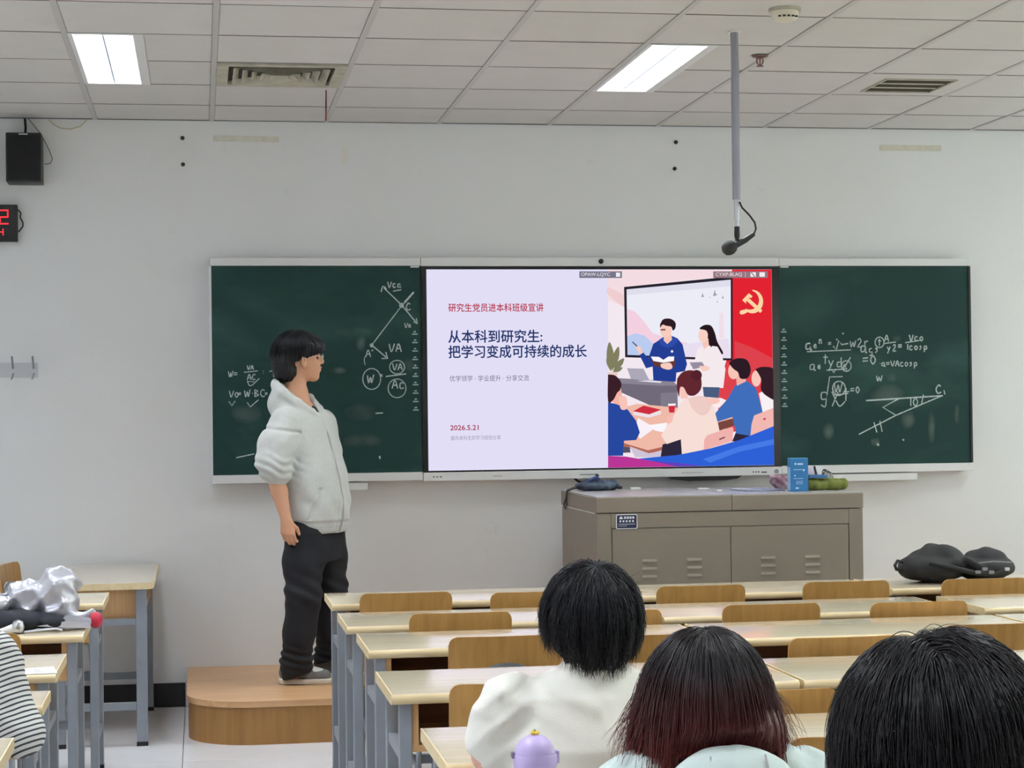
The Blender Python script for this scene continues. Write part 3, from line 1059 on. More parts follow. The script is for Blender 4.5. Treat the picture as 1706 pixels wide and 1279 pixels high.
def ink_obj(name, ink, parent):
    o = obj(name, ink.mb, M['slide'], parent, recalc=False)
    me = o.data
    ca = me.color_attributes.new('Col', 'FLOAT_COLOR', 'CORNER')
    li = 0
    for p, c in zip(me.polygons, ink.col):
        cc = srgb(*c)
        for l in p.loop_indices:
            ca.data[l].color = cc
    return o


YS = YF + 0.003
scr = Ink(YS)
scr.poly([(SX0, SZ0), (SX1, SZ0), (SX1, SZ1), (SX0, SZ1)], (226, 222, 246))
screen = ink_obj('screen', scr, dp)


def zp(p):
    """slide artwork measured on an enlarged crop, mapped onto the screen"""
    x, y = 1000 + p[0] * 0.3048, 420 + p[1] * 0.3049
    X, Z = wp(x, y, YS)
    return min(max(X, SX0 + 0.0005), SX1 - 0.0005), min(max(Z, SZ0 + 0.0005), SZ1 - 0.0005)


art = Ink(YS - 0.0002, 0.00003)


def P(pts, rgb, sm=False):
    q = list(pts)
    if sm:
        q = smooth_line(q + [q[0]], 4)[:-1]
    art.poly([zp(p) for p in q], rgb)


def E_(cx, cy, rx, ry, rgb, n=20):
    P([(cx + rx * math.cos(2 * math.pi * i / n), cy + ry * math.sin(2 * math.pi * i / n)) for i in range(n)], rgb)


P([(42, 80), (960, 80), (960, 1180), (44, 1180)], (243, 232, 240))
P([(42, 80), (760, 80), (720, 130), (300, 170), (130, 190), (130, 300), (42, 260)], (244, 220, 226))
P([(42, 190), (135, 240), (135, 300), (42, 230)], (240, 205, 208), True)
P([(720, 80), (960, 80), (960, 980), (640, 980), (650, 720), (690, 590), (722, 590)], (226, 36, 50))
P([(735, 485), (830, 520), (960, 580), (960, 980), (640, 980), (650, 720), (690, 600), (735, 590)], (222, 66, 76))
P([(130, 190), (724, 132), (724, 592), (136, 574)], (38, 34, 46))
P([(144, 203), (713, 150), (714, 580), (149, 561)], (236, 236, 247))
P([(144, 203), (713, 150), (713, 185), (145, 235)], (222, 222, 236))
P([(147, 308), (190, 325), (240, 380), (285, 440), (350, 465), (470, 495), (610, 540), (650, 578), (149, 561)], (243, 208, 224))
P([(148, 460), (190, 442), (240, 455), (290, 500), (330, 567), (149, 561)], (186, 204, 240))
P([(330, 520), (480, 500), (700, 470), (714, 580), (320, 566)], (232, 222, 240))
P([(650, 340), (672, 325), (676, 470), (650, 470)], (242, 222, 232))
for bx, by, s in ((560, 235, 16), (627, 225, 22), (670, 245, 12), (598, 246, 6), (640, 270, 8)):
    P([(bx - s * .5, by + s * .6), (bx, by - s), (bx + s * .15, by), (bx + s * .6, by + s * .3), (bx, by + s * .7)], (168, 160, 184))
# emblem on the red panel
GOLD = (252, 214, 164)
outer = [(832 + 58 * math.cos(math.radians(a)), 270 + 64 * math.sin(math.radians(a))) for a in range(-92, 128, 10)]
inner = [(818 + 50 * math.cos(math.radians(a)), 262 + 52 * math.sin(math.radians(a))) for a in range(118, -75, -10)]
P(outer + inner, GOLD)
P([(800, 312), (808, 324), (784, 338), (768, 338), (764, 322), (778, 316)], GOLD, True)
E_(772, 330, 10, 10, GOLD, 12)
P([(776, 262), (812, 224), (832, 240), (826, 250), (816, 248), (796, 270), (798, 282)], GOLD)
P([(800, 266), (814, 252), (886, 318), (874, 332)], GOLD)
# plant and desk at the back
for x0, y0, x1, y1, w in ((60, 650, 50, 490, 20), (64, 650, 100, 515, 18), (70, 650, 130, 580, 16), (68, 655, 122, 630, 12), (56, 650, 40, 560, 14)):
    dx, dy = x1 - x0, y1 - y0
    l = math.hypot(dx, dy)
    nx, ny = -dy / l * w, dx / l * w
    P([(x0, y0), (x0 + dx * .55 + nx, y0 + dy * .55 + ny), (x1, y1), (x0 + dx * .55 - nx, y0 + dy * .55 - ny)], (128, 128, 96), True)
P([(40, 655), (96, 655), (90, 690), (44, 690)], (232, 206, 200))
P([(42, 690), (100, 690), (330, 705), (420, 725), (424, 862), (330, 862), (100, 760), (42, 760)], (112, 106, 122))
P([(100, 688), (280, 698), (400, 706), (422, 728), (330, 730), (100, 716)], (138, 132, 148))
P([(330, 770), (422, 765), (424, 862), (330, 862)], (128, 122, 138))
P([(146, 634), (236, 636), (272, 706), (168, 692)], (172, 168, 184))
P([(272, 700), (336, 706), (330, 714), (200, 704)], (226, 224, 236))
# teacher with a book
NAVY = (36, 62, 148)
P([(290, 500), (325, 478), (362, 490), (420, 468), (450, 505), (474, 612), (462, 650), (416, 658), (412, 708), (290, 700), (286, 625), (250, 634), (214, 562), (236, 548), (262, 580)], NAVY)
P([(322, 478), (350, 462), (392, 458), (424, 478), (400, 512), (362, 520), (330, 505)], (46, 76, 168), True)
P([(348, 455), (388, 448), (392, 478), (366, 502), (346, 482)], (246, 196, 182))
E_(358, 425, 32, 42, (248, 204, 190))
P([(326, 395), (345, 366), (385, 364), (411, 385), (410, 415), (396, 428), (388, 408), (360, 402), (340, 396), (328, 412)], (46, 28, 36), True)
P([(330, 420), (356, 418), (356, 428), (330, 428)], (120, 90, 90))
P([(195, 515), (218, 512), (232, 550), (214, 560)], (248, 204, 190))
P([(172, 490), (178, 488), (204, 512), (198, 516)], (80, 72, 84))
P([(280, 590), (345, 600), (412, 586), (406, 628), (340, 632), (296, 622)], (98, 58, 54))
P([(276, 570), (320, 572), (345, 588), (372, 570), (404, 570), (402, 594), (345, 604), (290, 594)], (250, 246, 250))
P([(330, 610), (380, 604), (394, 630), (372, 642), (334, 630)], (248, 204, 190), True)
E_(392, 542, 7, 7, (240, 232, 244), 10)
# woman with a tablet
P([(544, 412), (572, 397), (606, 402), (626, 440), (640, 490), (672, 552), (640, 556), (600, 556), (586, 500), (560, 440)], (38, 24, 32), True)
P([(534, 522), (580, 508), (640, 516), (664, 560), (684, 640), (672, 742), (558, 736), (548, 640), (510, 612)], (244, 234, 238))
P([(553, 480), (590, 470), (594, 510), (566, 530)], (246, 198, 186))
E_(562, 455, 26, 38, (250, 208, 196))
P([(540, 420), (566, 402), (600, 412), (618, 470), (606, 520), (592, 470), (580, 430)], (38, 24, 32), True)
P([(560, 736), (652, 738), (646, 796), (566, 790)], (74, 92, 128))
P([(488, 602), (556, 600), (572, 624), (508, 640)], (150, 142, 160))
P([(540, 622), (584, 622), (598, 640), (560, 650)], (248, 206, 194), True)
# round the table
P([(120, 850), (200, 828), (430, 850), (730, 900), (730, 940), (620, 1000), (260, 1082), (120, 1040)], (240, 186, 168))
P([(120, 1040), (260, 1082), (560, 1010), (560, 1030), (264, 1100), (120, 1062)], (178, 104, 88))
P([(640, 930), (735, 905), (735, 945), (650, 975)], (120, 70, 62))
P([(160, 1060), (264, 1098), (340, 1085), (330, 1120), (190, 1120)], (206, 196, 216))
P([(206, 905), (300, 960), (216, 1020), (190, 960)], (248, 240, 246))
P([(260, 945), (370, 930), (350, 985), (300, 975)], (250, 246, 250))
P([(180, 872), (270, 884), (332, 864), (332, 884), (266, 904), (180, 888)], (236, 226, 232))
P([(180, 868), (236, 838), (332, 860), (266, 886)], (206, 46, 64))
P([(372, 832), (410, 830), (404, 876), (376, 876)], (208, 44, 66))
P([(370, 828), (412, 826), (411, 838), (371, 840)], (250, 238, 240))
P([(600, 800), (660, 796), (690, 810), (650, 850), (600, 838)], (250, 236, 236))
# student on the left
P([(42, 820), (100, 832), (150, 860), (195, 920), (216, 985), (196, 1026), (130, 1030), (124, 1112), (42, 1112)], (40, 72, 160))
P([(70, 740), (112, 740), (122, 800), (104, 836), (66, 822)], (244, 180, 168))
P([(100, 790), (140, 790), (146, 852), (112, 856)], (248, 196, 184), True)
P([(42, 668), (82, 674), (114, 712), (108, 752), (92, 768), (70, 808), (42, 814)], (58, 30, 40), True)
P([(124, 1062), (160, 1066), (166, 1094), (124, 1096)], (84, 82, 104))
# student with a bun, pink hoodie
P([(340, 1050), (442, 1020), (446, 1112), (330, 1116)], (46, 40, 60))
P([(430, 720), (470, 720), (480, 800), (440, 800)], (248, 198, 186))
P([(420, 690), (450, 655), (500, 645), (545, 668), (552, 740), (520, 780), (480, 780), (456, 740), (436, 740), (430, 790), (418, 740)], (98, 40, 48), True)
E_(526, 672, 29, 29, (84, 34, 44))
P([(446, 815), (490, 792), (540, 784), (600, 800), (632, 880), (652, 980), (560, 1084), (446, 1108), (440, 1022), (362, 1048), (332, 1000), (396, 900)], (247, 222, 214))
P([(480, 800), (540, 784), (606, 808), (590, 876), (546, 890), (500, 850)], (238, 204, 198), True)
P([(362, 905), (396, 885), (392, 925), (366, 938)], (246, 190, 178), True)
P([(584, 1000), (720, 954), (728, 962), (722, 1032), (564, 1082), (568, 1024)], (240, 178, 172))
P([(650, 1018), (682, 1006), (682, 1014), (650, 1028)], (140, 84, 90))
# student in denim on the right
P([(740, 985), (820, 1000), (790, 1030), (720, 1034)], (46, 40, 60))
P([(740, 722), (800, 702), (850, 742), (888, 872), (830, 1005), (742, 990), (722, 900), (640, 926), (628, 880), (696, 800)], (64, 110, 186))
P([(740, 660), (790, 660), (796, 706), (746, 730)], (240, 178, 166))
E_(728, 650, 30, 44, (248, 198, 184))
P([(702, 602), (745, 580), (800, 588), (822, 640), (806, 686), (766, 690), (752, 656), (730, 640), (712, 620)], (44, 28, 38), True)
P([(580, 800), (640, 796), (650, 820), (600, 830)], (248, 198, 186), True)
# woman at the right edge
P([(866, 770), (900, 756), (960, 800), (960, 960), (900, 950), (884, 860)], (248, 240, 244))
E_(852, 690, 26, 44, (248, 200, 188))
P([(846, 640), (890, 626), (960, 650), (960, 796), (916, 790), (878, 752), (880, 700), (862, 660)], (52, 30, 40), True)
P([(840, 892), (960, 850), (960, 985), (820, 1002), (826, 940)], (242, 184, 178))
P([(890, 908), (904, 904), (904, 914), (890, 918)], (200, 60, 90))
# waves along the foot of the slide
P([(200, 1128), (420, 1108), (600, 1072), (760, 1026), (960, 950), (960, 1190), (42, 1190), (42, 1130)], (46, 96, 214))
P([(560, 1130), (760, 1060), (960, 1020), (960, 1050), (760, 1090), (600, 1150)], (70, 122, 230))
P([(42, 1112), (140, 1116), (280, 1140), (420, 1190), (42, 1190)], (186, 54, 150))
P([(280, 1140), (420, 1150), (560, 1190), (420, 1190)], (96, 66, 190))
# name tags of the screen-share overlay
def R_(x0, y0, x1, y1, rgb):
    art.poly([wp(*p, YS) for p in ((x0, y1), (x1, y1), (x1, y0), (x0, y0))], rgb)


R_(965, 452, 1036, 463, (120, 118, 136))
R_(1188, 452, 1279, 463, (150, 118, 128))
R_(1026, 454, 1033, 461, (238, 236, 244))
R_(1250, 453.5, 1259, 461, (238, 236, 240))
P([(826, 108), (846, 132), (842, 136), (822, 112)], (150, 118, 128))
R_(1265, 453.5, 1274, 461, (238, 236, 240))
R_(1241, 453, 1242, 462, (214, 180, 190))
picture = ink_obj('slide_picture', art, screen)

# ------------------------------------------------------------------ lettering
def lettering(text, size, mat_, parent, x, z, y, fit=None, bold=0.0, name='lettering', align='LEFT'):
    cu = bpy.data.curves.new('t', 'FONT')
    cu.body = text
    cu.size = size
    cu.align_x = align
    cu.align_y = 'CENTER'
    cu.resolution_u = 3
    o = bpy.data.objects.new('t', cu)
    COL.objects.link(o)
    bpy.context.view_layer.update()
    dg = bpy.context.evaluated_depsgraph_get()
    me = bpy.data.meshes.new_from_object(o.evaluated_get(dg))
    COL.objects.unlink(o)
    bpy.data.objects.remove(o)
    vs = [v.co for v in me.vertices]
    s = 1.0
    if fit and vs:
        wdt = max(v.x for v in vs) - min(v.x for v in vs)
        s = fit / wdt
    x_off = min(v.x for v in vs) * s if vs else 0
    zm = (max(v.y for v in vs) + min(v.y for v in vs)) / 2 if vs else 0
    for v in me.vertices:
        a, b = v.co.x * s - (x_off if align == 'LEFT' else 0), v.co.y - zm
        v.co = (x + a, y, z + b)
    if bold:                      # heavier weight: the glyphs overprinted with small shifts
        vs = [tuple(v.co) for v in me.vertices]
        fs = [tuple(p.vertices) for p in me.polygons]
        V_, F_ = [], []
        for q, (dx, dz) in enumerate(((0, 0), (-1, 0.3), (1, -0.3), (0.3, 1), (-0.3, -1))):
            o_ = len(V_)
            V_ += [(a + dx * bold, b - q * 0.00003, c + dz * bold) for a, b, c in vs]
            F_ += [tuple(i + o_ for i in f) for f in fs]
        me = bpy.data.meshes.new(name)
        me.from_pydata(V_, [], F_)
    me.materials.clear()
    me.materials.append(mat_)
    ob = bpy.data.objects.new(name, me)
    COL.objects.link(ob)
    ob.parent = parent
    return ob


def slide_text(text, x0, x1, yc, hpx, rgb, bold):
    X0, Z = wp(x0, yc, YS)
    X1, _ = wp(x1, yc, YS)
    m = emit('slide_ink_%d_%d_%d' % rgb, srgb(*rgb), 1.0)
    lettering(text, hpx * 0.0033, m, screen, X0, Z, YS - 0.0045, fit=X1 - X0, bold=bold)


slide_text('研究生党员进本科班级宣讲', 747, 905, 512.5, 14.5, (184, 30, 60), 0.0006)
slide_text('从本科到研究生:', 747, 903, 560.5, 22, (32, 52, 104), 0.0012)
slide_text('把学习变成可持续的成长', 747, 977, 586, 22, (32, 52, 104), 0.0012)
slide_text('优学领学 · 学业提升 · 分享交流', 749, 881, 630.5, 10.5, (104, 102, 128), 0.0)
slide_text('2026.5.21', 750, 797, 712.5, 11.5, (164, 30, 64), 0.0005)
slide_text('面向本科生的学习经验分享', 751, 834, 729.5, 8, (150, 146, 172), 0.0)
slide_text('OPAW-LQYC', 968, 1016, 457.5, 8, (236, 234, 244), 0.0)
slide_text('CYXP-BLAQ', 1192, 1236, 457.5, 8, (238, 228, 232), 0.0)

# ================================================================== things on the wall
t = thing('loudspeaker', 'black box loudspeaker hanging on the front wall near the ceiling', 'loudspeaker', (-0.875, -0.06, 2.712))
obj('cabinet', MB().box((-0.088, -0.10, 0.0), (0.088, 0.055, 0.252), bev=0.006), M['black'], t, smooth=True)
obj('grille', MB().box((-0.080, -0.106, 0.008), (0.080, -0.1005, 0.236), bev=0.002), mat('grille_black', (12, 13, 18), 0.8, bump=0.5, bscale=900), t)
obj('badge', MB().box((-0.022, -0.108, 0.240), (0.022, -0.1005, 0.246)), M['chrome'], t)
obj('bracket', MB().tube([(0, 0.02, 0.25), (0, 0.04, 0.30), (-0.005, 0.058, 0.345)], 0.006, 8), M['black'], t, smooth=True)
cb = obj('speaker_cable', MB().tube([(-0.86, -0.01, 3.055), (-0.80, -0.012, 2.98), (-0.76, -0.012, 2.90), (-0.742, -0.012, 2.85), (-0.752, -0.012, 2.826), (-0.780, -0.018, 2.82)], 0.003, 6), M['grey'], smooth=True)
tag(cb, 'thin grey cable looping down to the black loudspeaker', 'cable')
cb = obj('wall_cable', MB().tube([(-0.76, -0.006, 3.055), (-0.735, -0.008, 3.03), (-0.70, -0.008, 3.01), (-0.65, -0.008, 3.005), (-0.60, -0.008, 3.02), (-0.565, -0.006, 3.055)], 0.003, 6), mat('cable_yellowed', (196, 184, 150), 0.6), smooth=True)
tag(cb, 'yellowed cable drooping from the ceiling edge right of the loudspeaker', 'cable')

t = thing('led_clock', 'black digital wall clock with glowing red digits at the left edge', 'clock', (-1.07, 0, 2.418))
obj('case', MB().box((-0.16, -0.045, 0.0), (0.152, -0.001, 0.19), bev=0.004), M['black'], t)
RED = emit('red_led', (1.0, 0.035, 0.045, 1), 1.6)
def seg_digit(x, z, w, h, segs, th):
    mb = MB()
    y0, y1 = -0.0475, -0.0455
    R = {'a': ((x, z + h - th), (x + w, z + h)), 'g': ((x, z + h / 2 - th / 2), (x + w, z + h / 2 + th / 2)), 'd': ((x, z), (x + w, z + th)),
         'b': ((x + w - th, z + h / 2), (x + w, z + h)), 'c': ((x + w - th, z), (x + w, z + h / 2)), 'f': ((x, z + h / 2), (x + th, z + h)), 'e': ((x, z), (x + th, z + h / 2))}
    for s in segs:
        (xa, za), (xb, zb) = R[s]
        mb.box((xa, y0, za), (xb, y1, zb))
    return mb
obj('digit', seg_digit(0.062, 0.088, 0.046, 0.076, 'abged', 0.007), RED, t)
obj('digit', seg_digit(0.055, 0.032, 0.028, 0.034, 'fgbc', 0.005), RED, t)
obj('cable', MB().tube([(0.153, -0.03, 0.165), (0.168, -0.03, 0.15), (0.165, -0.03, 0.125), (0.178, -0.03, 0.10), (0.178, -0.03, 0.08), (0.163, -0.03, 0.06), (0.155, -0.03, 0.05)], 0.004, 8), M['black'], t, smooth=True)

t = thing('hook_rail', 'small steel coat hook rail with two upright pegs on the wall', 'coat hooks', (-0.90, 0, 1.72))
obj('plate', MB().box((-0.15, -0.004, 0.0), (0.076, -0.0005, 0.075), bev=0.001), mat('plate_clear', (196, 198, 202), 0.35, metal=0.3), t)
for x in (-0.048, 0.055):
    obj('hook', MB().tube([(x, -0.004, 0.05), (x, -0.03, 0.048), (x, -0.045, 0.07), (x - 0.003, -0.05, 0.108)], 0.005, 8), M['grey'], t, smooth=True)
    obj('lower_hook', MB().tube([(x, -0.004, 0.02), (x - 0.003, -0.025, 0.004), (x - 0.008, -0.028, -0.01)], 0.004, 8), M['grey'], t, smooth=True)

for x, z, w in ((-0.077, 2.966, 'upper black wall bolt above the left chalkboard'), (-0.076, 2.828, 'lower black wall bolt above the left chalkboard'), (2.577, 2.972, 'upper black wall bolt left of the microphone pole'), (2.569, 2.828, 'lower black wall bolt left of the microphone pole')):
    o = obj('wall_bolt', MB().lathe([(0.011, 0.0), (0.011, 0.004), (0.006, 0.006), (0.006, 0.02), (0.004, 0.022)], 12, axis=(0, -1, 0)), M['black'], smooth=True, loc=(x, -0.0005, z))
    tag(o, w, 'bolt', 'leftover bolts in the front wall')

t = thing('wall_socket', 'white power socket low on the wall seen between the standing man\'s legs', 'socket', (0.556, 0, 0.358))
obj('plate', MB().box((-0.043, -0.008, -0.043), (0.043, -0.0005, 0.043), bev=0.002), M['white'], t)
for dx, dz in ((-0.008, 0.018), (0.008, 0.018), (-0.01, -0.014), (0.01, -0.014), (0, -0.026)):
    obj('slot', MB().box((dx - 0.0025, -0.0088, dz - 0.005), (dx + 0.0025, -0.0081, dz + 0.005)), M['black'], t)

# ================================================================== things on the ceiling
t = thing('ceiling_vent', 'cream louvred air vent with splayed vanes above the left chalkboard', 'vent', (0.375, -1.406, HC), group='ceiling vents')
def vent_frame(h, ho, hi, z0, z1, m, parent, nm):
    mb = MB()
    mb.box((-ho, -ho, z0), (ho, -hi, z1)).box((-ho, hi, z0), (ho, ho, z1)).box((-ho, -hi, z0), (-hi, hi, z1)).box((hi, -hi, z0), (ho, hi, z1))
    return obj(nm, mb, m, parent)
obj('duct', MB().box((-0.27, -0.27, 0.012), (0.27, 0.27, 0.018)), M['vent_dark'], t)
vent_frame(0, 0.287, 0.235, -0.008, 0.012, M['vent'], t, 'frame')
for q in range(5):
    o_, i_ = 0.215 - q * 0.042, 0.190 - q * 0.042
    mb = MB()
    a, b, za, zb = o_, i_, -0.012, 0.012
    for s in range(4):
        c_, s_ = math.cos(s * math.pi / 2), math.sin(s * math.pi / 2)
        def rot(p):
            return (p[0] * c_ - p[1] * s_, p[0] * s_ + p[1] * c_, p[2])
        mb.add([rot(p) for p in ((-a, -a, za), (a, -a, za), (b, -b, zb), (-b, -b, zb), (-a + .002, -a + .003, za), (a - .002, -a + .003, za), (b - .002, -b + .003, zb), (-b + .002, -b + .003, zb))],
               [(0, 1, 2, 3), (4, 7, 6, 5), (0, 4, 5, 1), (3, 2, 6, 7)])
    obj('vane_ring', mb, M['vent'], t)
t = thing('ceiling_vent', 'square grey return-air grille in the ceiling right of the microphone pole', 'vent', (3.375, -1.406, HC), group='ceiling vents')
vent_frame(0, 0.287, 0.178, -0.002, 0.012, M['ceil'], t, 'frame')
vent_frame(0, 0.178, 0.168, -0.008, 0.012, M['vent'], t, 'rim')
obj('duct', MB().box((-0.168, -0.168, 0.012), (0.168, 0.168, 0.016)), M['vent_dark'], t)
for q in range(9):
    y = -0.15 + q * 0.0375
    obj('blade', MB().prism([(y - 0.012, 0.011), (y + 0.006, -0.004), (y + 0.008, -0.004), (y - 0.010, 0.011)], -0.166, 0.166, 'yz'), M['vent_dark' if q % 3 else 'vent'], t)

r_ = obj('ribbon', MB().prism([(0.6 + 0.07 * 0, 3.0455), (0.606, 3.0455), (0.606, 2.99), (0.604, 2.9), (0.598, 2.9), (0.599, 2.99)], -1.098, -1.0965, 'xz'), mat('ribbon_red_dark', (150, 60, 52), 0.6, rgb2=(70, 40, 36), vscale=20), None)
tag(r_, 'thin dark red ribbon hanging from the corner of the left ceiling vent', 'ribbon')

t = thing('smoke_detector', 'cream round smoke detector cut off by the top edge', 'smoke detector', (2.247, -3.05, HC))
obj('base', MB().lathe([(0.062, -0.012), (0.062, 0.0)], 28), M['vent'], t, smooth=True)
obj('cover', MB().lathe([(0.02, -0.052), (0.045, -0.045), (0.054, -0.03), (0.055, -0.0125)], 28), mat('detector_cream', (214, 208, 188), 0.5), t, smooth=True)
for a in range(-90 - 40, -90 + 41, 20):
    ca, sa = math.cos(math.radians(a)), math.sin(math.radians(a))
    obj('slot', MB().box((0.0515 * ca - 0.005, 0.0515 * sa - 0.004, -0.040), (0.0515 * ca + 0.005, 0.0515 * sa + 0.002, -0.034)), M['black'], t)

t = thing('sprinkler', 'small metal fire sprinkler in the ceiling right of the microphone pole', 'sprinkler', (2.433, -2.089, HC))
obj('escutcheon', MB().lathe([(0.012, -0.014), (0.034, -0.008), (0.038, -0.003)], 20), M['brass'], t, smooth=True)
obj('frame_arm', MB().tube([(-0.012, 0, -0.012), (-0.015, 0, -0.03), (-0.004, 0, -0.046), (0.004, 0, -0.046), (0.015, 0, -0.03), (0.012, 0, -0.012)], 0.0032, 8), M['brass'], t, smooth=True)
obj('bulb', MB().lathe([(0.002, -0.044), (0.003, -0.03), (0.002, -0.012)], 8), mat('sprinkler_bulb', (150, 30, 40), 0.2), t, smooth=True)
obj('deflector', MB().lathe([(0.017, -0.05), (0.017, -0.0475)], 16), M['brass'], t)

t = thing('hanging_microphone', 'black microphone clamped to a long silver pole hanging from the ceiling', 'microphone', (2.174, -2.597, HC))
obj('flange', MB().lathe([(0.028, -0.006), (0.028, 0.0)], 20), M['white_frame'], t, smooth=True)
obj('pole', MB().lathe([(0.0165, -0.69), (0.0165, -0.0065)], 20), M['pole'], t, smooth=True)
obj('inner_pole', MB().lathe([(0.011, -0.775), (0.011, -0.691)], 16), M['chrome'], t, smooth=True)
obj('collar', MB().lathe([(0.008, -0.80), (0.008, -0.7755)], 14), M['chrome'], t, smooth=True)
obj('clamp', MB().lathe([(0.009, -0.85), (0.012, -0.84), (0.011, -0.8005)], 14), M['black'], t, smooth=True)
obj('joint', MB().tube([(0, 0, -0.845), (-0.004, -0.012, -0.868)], 0.009, 10), M['black'], t, smooth=True)
mic = obj('microphone_body', MB().tube([(0.068, -0.012, -0.832), (0.03, -0.012, -0.858), (-0.008, -0.012, -0.876)], [0.009, 0.012, 0.014], 14), M['black'], t, smooth=True)
d_ = Vector((-0.86, 0, -0.45)).normalized()
obj('microphone_head', MB().lathe([(0.013, 0.0), (0.024, 0.008), (0.030, 0.024), (0.029, 0.04), (0.022, 0.054), (0.008, 0.061)], 20, c=Vector((-0.01, -0.012, -0.875)), axis=d_), mat('mic_mesh_black', (38, 36, 38), 0.55, bump=0.6, bscale=700), mic, smooth=True)
obj('cable', MB().tube([(0.008, -0.012, -0.70), (0.02, -0.012, -0.725), (0.05, -0.012, -0.755), (0.072, -0.012, -0.785), (0.077, -0.012, -0.81), (0.068, -0.012, -0.832)], 0.004, 8), M['black'], t, smooth=True)

# ================================================================== signed-distance modelling for soft shapes
class Vol:
    """Blends rounded solids on a grid and turns them into one continuous surface."""
    def __init__(self, lo, hi, h):
        self.lo, self.h = np.array(lo, float), h
        n = np.ceil((np.array(hi, float) - self.lo) / h).astype(int) + 1
        self.ax = [self.lo[i] + h * np.arange(n[i]) for i in range(3)]
        self.D = np.full(tuple(n), 0.5, np.float32)

    def _sub(self, lo, hi, m):
        sl = []
        for i in range(3):
            a = int(max(0, math.floor((lo[i] - m - self.lo[i]) / self.h)))
            b = int(min(len(self.ax[i]), math.ceil((hi[i] + m - self.lo[i]) / self.h) + 1))
            if b <= a:
                return None
            sl.append(slice(a, b))
        g = np.meshgrid(*[self.ax[i][sl[i]].astype(np.float32) for i in range(3)], indexing='ij', sparse=True)
        return tuple(sl), g

    def _mix(self, sl, d, k, op):
        A = self.D[sl]
        d = d.astype(np.float32)
        if op == 'sub':
            d = -d
            if k > 0:
                h = np.clip(0.5 - 0.5 * (A - d) / k, 0, 1)
                self.D[sl] = A * (1 - h) + d * h + k * h * (1 - h)
            else:
                self.D[sl] = np.maximum(A, d)
        else:
            if k > 0:
                h = np.clip(0.5 + 0.5 * (A - d) / k, 0, 1)
                self.D[sl] = A * (1 - h) + d * h - k * h * (1 - h)
            else:
                self.D[sl] = np.minimum(A, d)

    def cone(self, a, b, ra, rb, k=0.02, op='add'):
        a, b = np.array(a, float), np.array(b, float)
        R = max(ra, rb)
        s = self._sub(np.minimum(a, b) - R, np.maximum(a, b) + R, k + 3 * self.h)
        if s is None:
            return self
        sl, (X, Y, Z) = s
        ba = b - a
        l2 = max(float(ba @ ba), 1e-9)
        t = np.clip(((X - a[0]) * ba[0] + (Y - a[1]) * ba[1] + (Z - a[2]) * ba[2]) / l2, 0, 1)
        d = np.sqrt((X - a[0] - t * ba[0]) ** 2 + (Y - a[1] - t * ba[1]) ** 2 + (Z - a[2] - t * ba[2]) ** 2) - (ra + (rb - ra) * t)
        self._mix(sl, d, k, op)
        return self

    def chain(self, pts, rs, k=0.02):
        for i in range(len(pts) - 1):
            self.cone(pts[i], pts[i + 1], rs[i], rs[i + 1], k)
        return self

    def ell(self, c, r, k=0.02, rz=0.0, ry=0.0, op='add'):
        R = max(r)
        s = self._sub(np.array(c) - R, np.array(c) + R, k + 3 * self.h)
        if s is None:
            return self
        sl, (X, Y, Z) = s
        x, y, z = X - c[0], Y - c[1], Z - c[2]
        if rz:
            ca, sa = math.cos(rz), math.sin(rz)
            x, y = x * ca + y * sa, -x * sa + y * ca
        if ry:
            ca, sa = math.cos(ry), math.sin(ry)
            x, z = x * ca - z * sa, x * sa + z * ca
        k0 = np.sqrt((x / r[0]) ** 2 + (y / r[1]) ** 2 + (z / r[2]) ** 2)
        k1 = np.sqrt((x / r[0] ** 2) ** 2 + (y / r[1] ** 2) ** 2 + (z / r[2] ** 2) ** 2) + 1e-6
        self._mix(sl, k0 * (k0 - 1) / k1, k, op)
        return self

    def loft(self, zs, cx, cy, a, b, rz=0.0, k=0.02, p=2.0, op='add'):
        """Stack of (super)ellipses along z: half-axes a (local x) and b (local y), turned by rz."""
        zs = np.array(zs, float)
        R = max(max(a), max(b))
        lo = (min(cx) - R, min(cy) - R, zs[0])
        hi = (max(cx) + R, max(cy) + R, zs[-1])
        s = self._sub(lo, hi, k + 3 * self.h)
        if s is None:
            return self
        sl, (X, Y, Z) = s
        zz = Z.ravel()

        def I(v):
            return np.interp(zz, zs, v).reshape(Z.shape)
        x, y = X - I(cx), Y - I(cy)
        ca, sa = math.cos(rz), math.sin(rz)
        u, v = x * ca + y * sa, -x * sa + y * ca
        A, B = I(a), I(b)
        q = (np.abs(u / A) ** p + np.abs(v / B) ** p) ** (1 / p)
        d = (q - 1) * np.minimum(A, B)
        d = np.maximum(d, np.maximum(zs[0] - Z, Z - zs[-1]))
        self._mix(sl, d, k, op)
        return self

    def plane(self, n, c, k=0.0):
        """cut away everything on the side the normal points to"""
        n = np.array(n, float)
        n = n / np.linalg.norm(n)
        X, Y, Z = np.meshgrid(*self.ax, indexing='ij', sparse=True)
        d = ((X - c[0]) * n[0] + (Y - c[1]) * n[1] + (Z - c[2]) * n[2]).astype(np.float32)
        self.D = np.maximum(self.D, d)
        return self

    def warp(self, fn):
        X, Y, Z = np.meshgrid(*[a.astype(np.float32) for a in self.ax], indexing='ij', sparse=True)
        near = np.abs(self.D) < 0.06
        self.D = np.where(near, self.D + fn(X, Y, Z), self.D).astype(np.float32)
        return self

